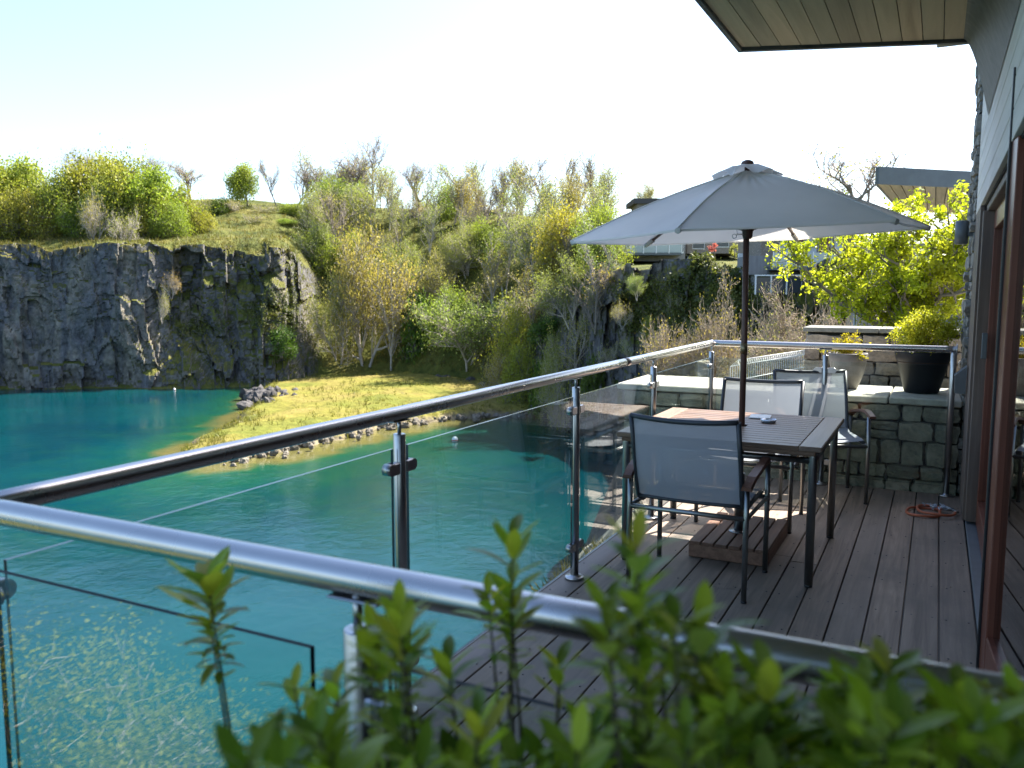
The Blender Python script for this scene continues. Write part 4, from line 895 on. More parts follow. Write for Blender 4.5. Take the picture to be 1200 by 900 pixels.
def glass(a, b, z0=0.075, z1=0.955):
    a, b = Vector(a), Vector(b); dr = (b - a).normalized(); ln = (b - a).length; c = (a + b) / 2
    mt = Matrix.Translation((c.x, c.y, (z0 + z1) / 2)) @ Matrix.Rotation(math.atan2(dr.y, dr.x), 4, 'Z')
    m = MB(); x, y, z = ln / 2, 0.005, (z1 - z0) / 2
    v = [mt @ Vector((sx * x, sy * y, sz * z)) for sx in (-1, 1) for sy in (-1, 1) for sz in (-1, 1)]
    f = [(0, 1, 3, 2), (4, 6, 7, 5), (0, 4, 5, 1), (2, 3, 7, 6), (0, 2, 6, 4), (1, 5, 7, 3)]
    me = bpy.data.meshes.new('glass_panel'); me.from_pydata(v, [], f); me.materials.append(M['glass']); me.materials.append(M['glassedge'])
    for i, p_ in enumerate(me.polygons): p_.material_index = 0 if i in (2, 3) else 1
    if abs(dr.x) > 0.5: me.materials[1] = M['glassedge_nosky']
    link('glass_panel', me, None, bal, True)
ys = [NY] + SP + [FY]
for i in range(4): glass((PXx, ys[i] + 0.045), (PXx, ys[i + 1] - 0.045))
glass((PXx + 0.045, NY), (-0.805, NY)); glass((-0.665, NY), (0.12, NY)); glass((PXx + 0.045, FY), (-0.79, FY)); glass((-0.70, FY), (0.085, FY))

# ------------------------------------------------------------------ stone walls
def stone_meshes(mat, n=7, seed=0):
    out = []
    for i in range(n):
        r_ = random.Random(seed + i); bm = bmesh.new(); bmesh.ops.create_cube(bm, size=1.0)
        bmesh.ops.subdivide_edges(bm, edges=bm.edges[:], cuts=2, use_grid_fill=True)
        for v in bm.verts:
            c = v.co; e = sum(abs(q) > 0.45 for q in c)
            if e >= 2: c *= 0.95 if e == 2 else 0.90
            v.co = c + Vector([r_.uniform(-0.05, 0.05) for _ in range(3)])
        me = bpy.data.meshes.new('stone'); bm.to_mesh(me); bm.free(); me.materials.append(mat); out.append(me)
    return out
def fill_wall(root, meshes, u0, u1, z0, z1, place, seed, hr=(0.07, 0.17), wr=(0.10, 0.32), joint=0.008, proud=0.03, name='stone'):
    """random coursed rubble over a rectangle; place(u, z) -> (world position, rotation about z)"""
    r_ = random.Random(seed); z = z0
    while z < z1 - 0.02:
        h = min(r_.uniform(*hr), z1 - z); h = z1 - z if z1 - z - h < 0.05 else h; u = u0
        while u < u1 - 0.01:
            w_ = r_.uniform(*wr) * (1.2 if h > 0.12 else 0.9); w_ = u1 - u if u1 - u - w_ < 0.08 else w_
            split = h > 0.13 and r_.random() < 0.3
            for q in range(2 if split else 1):
                hh = h / 2 if split else h; zz = z + q * hh
                p, rz = place(u + w_ / 2, zz + hh / 2); o = link(name, r_.choice(meshes), None, root, False)
                dp = 0.10 + r_.uniform(0, proud); off = Vector((math.sin(rz), -math.cos(rz), 0)) * (dp / 2 - 0.02)
                o.matrix_basis = Matrix.Translation(Vector(p) - root.location + off) @ Matrix.Rotation(rz + r_.uniform(-.03, .03), 4, 'Z') @ Matrix.Rotation(r_.uniform(-.04, .04), 4, 'Y') @ Matrix.Diagonal((w_ - joint, dp, hh - joint, 1))
            u += w_
        z += h
S1 = stone_meshes(M['stone'], 7, 100); S2 = stone_meshes(M['stone2'], 7, 200); S3 = stone_meshes(M['stonegrey'], 7, 300)
w1 = thing('stone_wall', 'low grey green rubble stone wall with pale coping closing the far end of the deck', 'wall', (-0.9, 6.9, -0.5))
def plain(name, mat, c, d, parent, b=0.004): return MB().box(c, d, b=b).build(name, mat, parent)
plain('wall_core', M['mortar'], (-1.1, 7.20, -0.75), (2.56, 0.58, 2.72), w1)
fill_wall(w1, S1, -1.68, 0.19, -0.02, 0.64, lambda u, z: ((u, 6.91, z), 0), 1, (0.09, 0.2), (0.11, 0.3))
fill_wall(w1, S1, -2.38, -1.69, -1.9, 0.64, lambda u, z: ((u, 6.91, z), 0), 2, (0.08, 0.17), (0.12, 0.3))
cw = [(-2.44, 6.80, 0.78), (-1.55, 6.80, 0.9), (-0.62, 6.80, 0.83)]
for a_, b_ in ((-2.44, -1.62), (-1.612, -0.93), (-0.922, -0.3), (-0.292, 0.19)):
    plain('coping_slab', M['coping'], ((a_ + b_) / 2, 7.24, 0.671), (b_ - a_, 0.86 + random.uniform(-.01, .01), 0.05), w1, 0.008)
w2 = thing('upper_stone_wall', 'taller warm stone wall with thin grey coping behind the two plant pots', 'wall', (-0.4, 8.1, 0.4))
plain('wall_core', M['mortar'], (-0.40, 8.27, -0.2), (1.30, 0.44, 2.66), w2)
fill_wall(w2, S2, -1.06, 0.20, 0.56, 1.10, lambda u, z: ((u, 8.03, z), 0), 3, (0.06, 0.13), (0.12, 0.34))
for a_, b_ in ((-1.08, -0.45), (-0.445, 0.21)): plain('coping_slab', M['coping2'], ((a_ + b_) / 2, 8.2, 1.142), (b_ - a_, 0.5, 0.04), w2)
plain('wall_ledge', M['mortar'], (-0.4, 7.8, 0.52), (1.3, 0.5, 0.22), w2)
plain('bounce_paving', M['coping'], (0.45, 12.9, 0.38), (2.9, 9.0, 0.5), w2, 0.05)  # pale slab added to bounce sun up onto the neighbour's soffit

# ------------------------------------------------------------------ the house
house = thing('timber_house', 'timber and stone house on the right with red brown doors and deep cedar eaves', 'house', (0.6, 4, 0))
WXF = 0.21
# roof
roof = MB().prism([(-1.03, -2.2), (0.3, -2.2), (0.3, 5.26), (-1.03, 4.80)], 2.835, 3.0).build('roof', M['fascia'], house)
xa = -1.02; k = 0
while xa < 0.2:
    xb = min(xa + 0.098, 0.21); m = MB(); f = lambda q: 4.785 + 0.343 * (q + 1.04) - 0.02
    m.prism([(xa, -2.15), (xb - 0.004, -2.15), (xb - 0.004, f(xb)), (xa, f(xa))], 2.80 + rp.uniform(0, 0.003), 2.834); m.build('soffit_board', M['soffit'], roof); xa = xb
MB().prism([(-1.045, -2.2), (-1.022, -2.2), (-1.022, 4.79), (-1.045, 4.80)], 2.785, 3.03).build('side_fascia', M['fascia'], roof)
MB().prism([(-1.045, 4.776), (0.16, 5.19), (0.16, 5.22), (-1.045, 4.806)], 2.785, 3.03).build('end_fascia', M['fascia'], roof)
# cove board between soffit and wall, curved at its end
m = MB(); v = []; n = 10
for i in range(n + 1):
    a_ = i / n; xx = 0.05 + 0.155 * a_; zz_ = 2.797 - 0.30 * a_ ** 1.6; v += [(xx, -2.1, zz_), (xx, 5.12 + 0.6 * a_ ** 1.3, zz_), (xx, 5.12 + 0.6 * a_ ** 1.3, zz_ + 0.03), (xx, -2.1, zz_ + 0.03)]
fcs = []
for i in range(n):
    o = i * 4
    for j in range(4): fcs.append((o + j, o + (j + 1) % 4, o + 4 + (j + 1) % 4, o + 4 + j))
m.add(v, fcs, False); m.build('cove_board', M['fascia'], roof)
plain('gutter_end', M['greymetal'], (0.02, 5.42, 2.93), (0.2, 0.25, 0.12), roof)
# cladding
wall = MB().box((WXF + 0.10, 2.2, 3.1), (0.16, 9.3, 2.18)).build('upper_wall', M['dark'], house)
z = 2.02
while z < 4.1:
    m = MB(); m.box((WXF + 0.009, 2.2, z + 0.058), (0.022, 9.28, 0.113), b=0.002); m.build('cladding_board', M['clad'], wall); z += 0.118
# far jamb side cladding below the lintel
pier2 = MB().box((WXF + 0.10, 6.42, 1.0), (0.16, 0.78, 2.0)).build('wall_end', M['dark'], house)
for i in range(5): MB().box((WXF + 0.009, 6.08 + i * 0.155 + 0.075, 1.01), (0.022, 0.148, 2.015), b=0.002).build('cladding_board', M['jamb'], pier2)
plain('lintel', M['jamb'], (WXF + 0.13, 3.0, 1.995), (0.2, 6.1, 0.045), house)
# stone pier beyond
pier = thing('stone_pier', 'tall rough stone pier at the end of the house wall, seen edge on', 'pier', (0.3, 7.3, 2.0))
plain('pier_core', M['mortar'], (0.5, 7.32, 2.2), (0.52, 0.86, 4.9), pier)
fill_wall(pier, S3, 6.83, 7.78, -0.2, 4.6, lambda u, z: ((0.285, u, z), -math.pi / 2), 5, (0.06, 0.16), (0.14, 0.36), proud=0.035)
# main stone/wall mass of the house behind, tall enough to shade the end of the deck
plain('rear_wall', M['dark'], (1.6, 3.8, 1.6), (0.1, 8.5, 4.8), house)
plain('upper_storey', M['stonegrey'], (1.25, 6.4, 4.4), (1.6, 2.7, 1.9), house)
plain('upper_shade_eaves', M['soffit'], (0.5, 6.3, 4.72), (3.1, 2.95, 0.16), house)  # unseen overhang added to keep direct sun off the parasol canopy
plain('rear_shade_slab', M['soffit'], (1.25, 8.1, 4.72), (1.6, 0.62, 0.16), house)  # extra slab out of view, added to block sun on the canopy's back panels
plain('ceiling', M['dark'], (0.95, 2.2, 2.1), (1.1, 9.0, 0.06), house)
plain('floor', M['jamb'], (0.95, 2.2, -0.04), (1.1, 9.0, 0.04), house)
plain('sill', M['sill'], (0.305, 2.1, -0.002), (0.16, 7.9, 0.022), house)
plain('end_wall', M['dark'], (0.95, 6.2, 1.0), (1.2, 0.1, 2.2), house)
# sliding doors parked at the far side
def leaf(y0, y1, x, name='door_leaf', z0=0.02, z1=1.97, wood_=None, sw=0.11, ang=0.0, hinge=None, black=True):
    ln = y1 - y0; mt = Matrix.Translation((x, y1, 0)) @ Matrix.Rotation(ang, 4, 'Z')
    def bx(c, d, mat, nm, par):
        m = MB(); m.box((0, 0, 0), d, b=0.003, mt=mt @ Matrix.Translation(c)); return m.build(nm, mat, par)
    L_ = bx((0, -sw / 2, (z0 + z1) / 2), (0.058, sw, z1 - z0), M['doorwood'], name, house)
    bx((0, -ln + sw / 2, (z0 + z1) / 2), (0.058, sw, z1 - z0), M['doorwood'], 'stile', L_)
    bx((0, -ln / 2, z1 - sw / 2), (0.056, ln - 2 * sw, sw), M['doorwood'], 'top_rail', L_)
    bx((0, -ln / 2, z0 + sw * 0.7), (0.056, ln - 2 * sw, sw * 1.4), M['doorwood'], 'bottom_rail', L_)
    bx((0, -ln / 2, (z0 + z1) / 2), (0.012, ln - 2 * sw, z1 - z0 - 2.2 * sw), M['glassdoor'], 'pane', L_)
    if black: bx((-0.004, 0.006, (z0 + z1) / 2), (0.07, 0.012, z1 - z0 + 0.01), M['black'], 'weather_seal', L_)
    return L_
leaf(4.55, 6.02, WXF + 0.10); leaf(4.45, 5.90, WXF + 0.19)
MB().box((WXF + 0.055, 5.985, 1.0), (0.09, 0.07, 1.95), b=0.004).build('door_jamb', M['jamb'], house)
L_ = leaf(2.25, 3.60, WXF + 0.03, ang=R(4), z1=2.28, sw=0.13)
m = MB(); m.box((WXF + 0.055, 5.88, 1.15), (0.03, 0.02, 0.16), b=0.004); m.build('door_handle', M['greymetal'], house)
# wall lamp, vent box
t = thing('wall_lamp', 'grey cylindrical up and down wall lamp fixed to the edge of the stone pier', 'lamp', (0.128, 7.0, 1.9))
MB().lathe([(0.0, -0.085), (0.036, -0.085), (0.04, -0.081), (0.045, -0.08), (0.045, 0.08), (0.04, 0.081), (0.036, 0.085), (0.0, 0.085)], (0.128, 7.0, 1.91), 24).build('lamp_body', M['greymetal'], t)
plain('bracket', M['greymetal'], (0.185, 7.0, 1.905), (0.05, 0.05, 0.05), t); plain('back_plate', M['greymetal'], (0.205, 7.0, 1.9), (0.012, 0.09, 0.12), t)
t = thing('outside_socket', 'small grey weatherproof box with sloping lid on the wall above the hose', 'socket box', (0.17, 6.6, 0.92))
MB().prism([(0.13, 6.52), (0.198, 6.52), (0.198, 6.66), (0.13, 6.66)], 0.78, 0.90).build('box_body', M['greymetal'], t)
m = MB(); m.add([(0.125, 6.515, 0.902), (0.2, 6.515, 0.97), (0.2, 6.665, 0.97), (0.125, 6.665, 0.902), (0.125, 6.515, 0.895), (0.2, 6.515, 0.895), (0.2, 6.665, 0.895), (0.125, 6.665, 0.895)], [(0, 1, 2, 3), (7, 6, 5, 4), (0, 4, 5, 1), (1, 5, 6, 2), (2, 6, 7, 3), (3, 7, 4, 0)]); m.build('lid', M['greymetal'], t)

# neighbour's roof beyond the green tree
nr = thing('neighbour_flat_roof', 'neighbouring flat roof with dark fascia and pale cedar underside above the bright green tree', 'roof', (0.6, 13, 2.8))
A_, B_, C_, D_ = Vector((-0.74, 11.35)), Vector((1.6, 13.6)), Vector((1.2, 18.0)), Vector((-0.62, 15.2))
MB().prism([A_, B_, C_, D_], 2.83, 2.985).build('roof_deck', M['fascia'], nr)
n = 18
for i in range(n):
    f0, f1 = i / n, (i + 1) / n - 0.006
    q = [A_.lerp(B_, f0), A_.lerp(B_, f1), D_.lerp(C_, f1), D_.lerp(C_, f0)]
    MB().prism(q, 2.80, 2.829).build('soffit_board', M['soffit2'], nr)
dr = (B_ - A_).normalized(); nn_ = Vector((dr.y, -dr.x)) * 0.025
MB().prism([A_ + nn_, B_ + nn_, B_, A_], 2.79, 3.0).build('front_fascia', M['greymetal'], nr)
ds = (D_ - A_).normalized(); n3_ = Vector((-ds.y, ds.x)) * 0.025
MB().prism([A_, A_ + n3_, D_ + n3_, D_], 2.79, 3.0).build('side_fascia', M['greymetal'], nr)
plain('supporting_wall', M['stonegrey'], (1.9, 15.5, 1.0), (0.5, 4.0, 3.6), nr)

# steel balustrade behind, wire mesh fence
t = thing('garden_balustrade', 'small grey metal balustrade with vertical bars on the steps behind the stone wall', 'balustrade', (-0.5, 10, 0.9))
ga, gb = Vector((-0.86, 10.6, 0)), Vector((-0.42, 10.1, 0))
for z_ in (1.36, 0.9): MB().tube([ga + Vector((0, 0, z_)), gb + Vector((0, 0, z_))], 0.02, 8).build('rail', M['greymetal'], t)
for i in range(7):
    q = ga.lerp(gb, i / 6); MB().tube([q + Vector((0, 0, 0.6)), q + Vector((0, 0, 1.36))], 0.018 if i in (0, 6) else 0.008, 8).build('bar', M['alu'] if i in (0, 6) else M['greymetal'], t)
for i in range(3): plain('garden_step', M['coping2'], (-0.1 + 0.1 * i, 11.4 + i * 0.5, 0.95 + 0.12 * i), (1.3, 0.5, 0.1), w2)
wf = thing('wire_fence', 'white wire mesh fence with folded zigzag top running away behind the low stone wall', 'fence', (-1.5, 8.5, 0))
fa, fb = Vector((-1.67, 7.72, 0)), Vector((-1.12, 10.3, 0)); fl = (fb - fa).length; nrm = Vector((0.97, -0.2, 0))
for z_, o_ in ((0.86, 0.07), (0.80, 0), (0.66, 0), (0.5, 0), (0.3, 0), (0.0, 0)):
    MB().tube([fa + nrm * o_ + Vector((0, 0, z_)), fb + nrm * o_ + Vector((0, 0, z_))], 0.005, 5).build('long_wire', M['white'], wf)
V_ = MB()
for i in range(52):
    q = fa.lerp(fb, i / 51); MB().tube([q + Vector((0, 0, -0.3)), q + Vector((0, 0, 0.80)), q + nrm * 0.07 + Vector((0, 0, 0.86)), q + nrm * 0.09 + Vector((0, 0, 0.80))], 0.0032, 4).build('upright_wire', M['white'], wf)

# ------------------------------------------------------------------ pots and shrubs
def potted(name, label, cat, x, y, z0, prof, mat, foliage):
    t = thing(name, label, cat, (x, y, z0)); MB().lathe(prof, (x, y, z0), 40).build('pot', mat, t)
    rt_ = max(r for r, _ in prof); h_ = prof[-1][1]
    MB().lathe([(0.0, 0), (rt_ * 0.9, 0), (rt_ * 0.9, 0.006), (0, 0.008)], (x, y, z0 + h_ + 0.03 if h_ < prof[-2][1] else z0 + h_ - 0.03), 24).build('soil', M['soil'], t)
    foliage(t); return t
def fol1(t):
    c = (-0.085, 7.25, 1.12); V = []; rg = np.random.RandomState(3)
    n = 9000; k = 95; cc = rg.normal(size=(k, 3)); cc /= np.linalg.norm(cc, axis=1, keepdims=True); cc *= rg.uniform(0.45, 1, (k, 1)); cc *= np.array([0.26, 0.24, 0.16])
    cc[:, 2] += 0.04; q = cc[rg.randint(0, k, n)] + rg.normal(size=(n, 3)) * 0.026 + np.array(c)
    V, F = leaves_mesh(q, 0.0105, rg, 0.5); link('foliage', npmesh('foliage', V, F, M['leaf_gold']), None, t, True)
    segs = [(np.array([-0.085, 7.25, 0.98]), np.array(c) + cc[i] * 0.9, 0.006, 0.002) for i in range(0, k, 2)]; V, F = segs_mesh(segs, 3); link('stems', npmesh('stems', V, F, M['bark']), None, t, True)
def fol2(t):
    rg = np.random.RandomState(9); k = 34; cc = rg.normal(size=(k, 3)) * np.array([0.07, 0.06, 0.022]); n = 2600
    cc[:5] += np.array([0.03, 0, 0.05]); q = cc[rg.randint(0, k, n)] + rg.normal(size=(n, 3)) * 0.016 + np.array((-0.645, 7.3, 1.03))
    V, F = leaves_mesh(q, 0.010, rg, 0.5); link('foliage', npmesh('foliage', V, F, M['leaf_gold']), None, t, True)
    segs = [(np.array([-0.645, 7.3, 0.95]), np.array((-0.645, 7.3, 1.03)) + cc[i], 0.005, 0.002) for i in range(k)]; V, F = segs_mesh(segs, 3); link('stems', npmesh('stems', V, F, M['bark']), None, t, True)
potted('black_plant_pot', 'tall black tapered pot holding a bushy golden green shrub on the low wall', 'potted plant', -0.085, 7.25, 0.696,
       [(0.0, 0.0), (0.115, 0.0), (0.125, 0.01), (0.185, 0.25), (0.192, 0.255), (0.206, 0.32), (0.205, 0.325), (0.19, 0.325), (0.182, 0.27), (0.0, 0.27)], M['potblack'], fol1)
potted('grey_plant_pot', 'mottled grey rounded pot with a small yellow green shrub, beside the black pot', 'potted plant', -0.635, 7.3, 0.696,
       [(0.0, 0.0), (0.075, 0.0), (0.085, 0.01), (0.125, 0.12), (0.143, 0.23), (0.152, 0.285), (0.15, 0.29), (0.136, 0.29), (0.13, 0.25), (0.0, 0.25)], M['potgrey'], fol2)

# bright green tree beyond
gt = thing('green_tree', 'bright lime green spreading tree in leaf behind the black plant pot', 'tree', (-0.3, 10.2, 0.8))
rd = random.Random(5); rg = np.random.RandomState(6)
segs = []; tips = []
def limb(pts, r0, r1, lv):
    pts = [np.array(p, float) for p in pts]; n = len(pts) - 1
    for i in range(n): segs.append((pts[i], pts[i + 1], r0 + (r1 - r0) * i / n, r0 + (r1 - r0) * (i + 1) / n))
    if lv >= 3: tips.extend(pts[1:]); return
    for i in range(1, n + 1):
        for j in range(3 if lv == 1 else 2):
            d = (pts[i] - pts[i - 1]); d /= np.linalg.norm(d); s = np.array([rd.gauss(0, 1), rd.gauss(0, 1), rd.gauss(0.35, 0.8)]); s /= np.linalg.norm(s); d = d * 0.5 + s * 0.8; d /= np.linalg.norm(d)
            ln = (0.42, 0.27)[lv - 1] * rd.uniform(0.6, 1.2); p = pts[i]; q = [p]
            for k in range(3): d = d + np.array([rd.gauss(0, .2), rd.gauss(0, .2), 0.12]); d /= np.linalg.norm(d); q.append(q[-1] + d * ln / 3)
            limb(q, r1 * 0.75 + (r0 - r1) * 0.2, r1 * 0.35, lv + 1)
b0_ = np.array((-0.28, 10.2, 0.55)); fk = b0_ + np.array((0.0, 0, 0.42))
segs.append((b0_, fk, 0.075, 0.062))
for tgt, cur in (((-1.40, 9.95, 1.78), 0.10), ((-1.0, 10.35, 1.86), 0.14), ((-0.5, 10.1, 1.98), 0.05), ((0.08, 10.3, 2.05), -0.1), ((0.40, 10.3, 1.8), -0.15), ((0.25, 9.8, 1.55), -0.1), ((-0.35, 9.7, 1.75), 0.02)):
    tgt = np.array(tgt); pts = [fk * (1 - t_) + tgt * t_ + np.array([0, 0, -cur * math.sin(t_ * 3.1416) * 1.3]) + rg.normal(size=3) * 0.03 * (0 < t_ < 1) for t_ in np.linspace(0, 1, 6)]
    limb(pts, 0.036, 0.013, 1)
V, F = segs_mesh([s for s in segs if s[2] > 0.011], 7); link('trunk', npmesh('trunk', V, F, M['bark']), None, gt, True)
V, F = segs_mesh([(a, b, max(c, .004), max(d, .003)) for a, b, c, d in segs if c <= 0.011], 4); link('twigs', npmesh('twigs', V, F, M['bark']), None, gt, True)
tips = np.array(tips); kk = rg.randint(0, len(tips), 900); n = 24000; cc = tips[kk]
q = cc[rg.randint(0, 900, n)] + rg.normal(size=(n, 3)) * 0.040; V, F = leaves_mesh(q, 0.026, rg, 0.55); link('crown', npmesh('crown', V, F, M['leaf_fig']), None, gt, True)

# ------------------------------------------------------------------ garden furniture
tab = thing('garden_table', 'square dark slatted wooden table on round steel legs, umbrella through its middle', 'table', (-1.0, 4.82, 0))
X0, X1, Y0, Y1, ZT = -1.53, -0.47, 4.27, 5.36, 0.722
plain('end_board', M['tableY'], (X1 - 0.055, (Y0 + Y1) / 2, ZT - 0.0125), (0.11, Y1 - Y0, 0.027), tab, 0.005)
plain('end_board', M['tableY'], (X0 + 0.055, (Y0 + Y1) / 2, ZT - 0.0125), (0.11, Y1 - Y0, 0.027), tab, 0.005)
ns = 15; wS = (Y1 - Y0) / ns
for i in range(ns):
    y_ = Y0 + wS * (i + 0.5)
    if i == ns // 2:
        for a_, b_ in ((X0 + 0.112, -1.0), (-0.94, X1 - 0.112)): plain('table_slat', M['table'], ((a_ + b_) / 2, y_, ZT - 0.0125), (b_ - a_, wS - 0.006, 0.024), tab, 0.002)
    else: plain('table_slat', M['table'], ((X0 + X1) / 2, y_, ZT - 0.0125), (X1 - X0 - 0.224, wS - 0.006, 0.024), tab, 0.002)
for y_ in (Y0 + 0.012, Y1 - 0.012): plain('apron', M['table'], ((X0 + X1) / 2, y_, ZT - 0.036), (X1 - X0 - 0.06, 0.022, 0.022), tab)
for sx in (X0 + 0.045, X1 - 0.045):
    for sy in (Y0 + 0.05, Y1 - 0.09):
        g_ = MB().tube([(sx, sy, 0.012), (sx, sy, 0.665), (sx, sy, 0.685)], 0.0215, 20).build('leg', M['alu'], tab)
        MB().tube([(sx, sy, 0.0), (sx, sy, 0.012)], 0.02, 14).build('foot', M['black'], g_)
for sy in (Y0 + 0.05, Y1 - 0.09): MB().tube([(X0 + 0.045, sy, 0.645), (X1 - 0.045, sy, 0.645)], 0.0165, 14).build('rail', M['alu'], tab)
for sx in (X0 + 0.045, X1 - 0.045): MB().tube([(sx, Y0 + 0.05, 0.645), (sx, Y1 - 0.09, 0.645)], 0.0165, 14).build('rail', M['alu'], tab)

def sheet(fn, nu, nv, th=0.0):
    v = [fn(i / nu, j / nv) for i in range(nu + 1) for j in range(nv + 1)]; f = [(i * (nv + 1) + j, (i + 1) * (nv + 1) + j, (i + 1) * (nv + 1) + j + 1, i * (nv + 1) + j + 1) for i in range(nu) for j in range(nv)]
    return v, f
def chair(label):
    t = thing('garden_chair', label, 'chair', (0, 0, 0), 'steel armchairs round the garden table')
    W = 0.29; r = 0.0135
    for s in (-1, 1):
        for nm, pts in (('leg', [(s * W, -0.25, 0.008), (s * W, -0.25, 0.40), (s * W, -0.245, 0.555)]), ('leg', [(s * W, 0.25, 0.008), (s * W, 0.25, 0.40), (s * (W - 0.003), 0.245, 0.615)])):
            g_ = MB().tube(pts, r, 14).build(nm, M['alu'], t, False); MB().tube([(pts[0][0], pts[0][1], 0), (pts[0][0], pts[0][1], 0.01)], r * 1.05, 12).build('foot', M['black'], g_, False)
        MB().tube([(s * (W - 0.03), 0.24, 0.435), (s * (W - 0.03), 0.0, 0.432), (s * (W - 0.03), -0.14, 0.425), (s * (W - 0.03), -0.20, 0.455), (s * (W - 0.03), -0.225, 0.52), (s * (W - 0.03), -0.27, 0.68), (s * (W - 0.03), -0.335, 0.882)], 0.0125, 12).build('side_frame', M['darkframe'], t, False)
        MB().tube([(s * W, -0.25, 0.408), (s * W, 0.25, 0.408)], 0.0105, 10).build('side_rail', M['alu'], t, False)
        # curved timber armrest
        m = MB(); n = 14; v = []
        for i in range(n + 1):
            a_ = i / n; y_ = -0.285 + 0.60 * a_; z_ = 0.572 + 0.062 * math.sin(min(1, a_ * 1.25) * math.pi * 0.5) - 0.035 * max(0, a_ - 0.72) ** 1.0 * 2.2 - 0.02 * max(0, 0.12 - a_) * 8; w_ = 0.026 - 0.004 * a_; cx = s * (W + 0.004 + 0.012 * math.sin(a_ * math.pi))
            v += [(cx - w_, y_, z_), (cx + w_, y_, z_), (cx + w_ * 0.8, y_, z_ + 0.018), (cx - w_ * 0.8, y_, z_ + 0.018)]
        fs = [(i * 4 + j, i * 4 + (j + 1) % 4, i * 4 + 4 + (j + 1) % 4, i * 4 + 4 + j) for i in range(n) for j in range(4)] + [(3, 2, 1, 0), (n * 4, n * 4 + 1, n * 4 + 2, n * 4 + 3)]
        m.add(v, fs); m.build('armrest', M['arm'], t, False)
    MB().tube([(-W, -0.25, 0.408), (W, -0.25, 0.408)], 0.0125, 12).build('rear_crossbar', M['alu'], t, False)
    MB().tube([(-W, 0.25, 0.408), (W, 0.25, 0.408)], 0.0125, 12).build('front_crossbar', M['alu'], t, False)
    q = W - 0.03
    MB().tube([(x_ * q, -0.335 - 0.028 * (1 - x_ * x_), 0.882 - 0.012 * (1 - x_ * x_)) for x_ in np.linspace(-1, 1, 11)], 0.0125, 12).build('top_bar', M['darkframe'], t, False)
    MB().tube([(x_ * q, -0.2 - 0.02 * (1 - x_ * x_), 0.455) for x_ in np.linspace(-1, 1, 9)], 0.010, 12).build('lower_bar', M['darkframe'], t, False)
    def bk(u, v_):
        x_ = u * 2 - 1; ys_ = np.interp(v_, [0, 0.2, 1], [-0.212, -0.245, -0.338]); zs_ = np.interp(v_, [0, 0.2, 1], [0.468, 0.56, 0.893]); return (x_ * q, ys_ - 0.030 * (1 - x_ * x_), zs_ - 0.012 * v_ * (1 - x_ * x_))
    v, f = sheet(bk, 16, 14); m = MB(); m.add(v, f, True); m.build('back_sling', M['sling'], t, False)
    def st(u, v_):
        x_ = u * 2 - 1; return (x_ * q, -0.2 + 0.45 * v_, np.interp(v_, [0, 0.15, 0.85, 1], [0.458, 0.438, 0.444, 0.438]) - 0.022 * (1 - x_ * x_) + 0.013)
    v, f = sheet(st, 12, 12); m = MB(); m.add(v, f, True); m.build('seat_sling', M['sling'], t, False)
    return t
ch = chair('grey mesh and steel armchair nearest the camera, its back turned, tucked under the table')
dup(ch, (-1.04, 5.505, 0), R(180), 1, 'grey mesh armchair on the far side of the table, facing the camera')
dup(ch, (-0.74, 6.38, 0), R(180 + 19), 1, 'grey mesh armchair furthest back near the stone wall, lit by sun through its backrest')
ch.location = (-1.045, 4.20, 0); ch.rotation_euler = (0, 0, R(-1))

# umbrella
UX, UY = -0.972, 4.833; UR = 0.99; ROT = 0.399
def rimz(x, y): return 1.80 + 0.028 * (x - UX) + 0.0276 * (y - UY)
um = thing('garden_umbrella', 'grey blue six sided canvas parasol with dark wooden pole through the table', 'parasol', (UX, UY, 0.1))
MB().tube([(UX, UY, 0.1), (UX, UY, 1.2), (UX - 0.01, UY, 2.17)], 0.0175, 18).build('pole', M['pole'], um)
MB().tube([(UX - 0.001, UY, 1.13), (UX - 0.001, UY, 1.19)], 0.0205, 18).build('pole_joint', simple('brass_joint', (0.25, 0.2, 0.12), 0.35, 0.8), um)
AP = Vector((UX - 0.012, UY, 2.155))
cor = [Vector((UX + UR * math.cos(ROT + k * math.pi / 3), UY + UR * math.sin(ROT + k * math.pi / 3), 0)) for k in range(6)]
for c in cor: c.z = rimz(c.x, c.y)
canopy = None
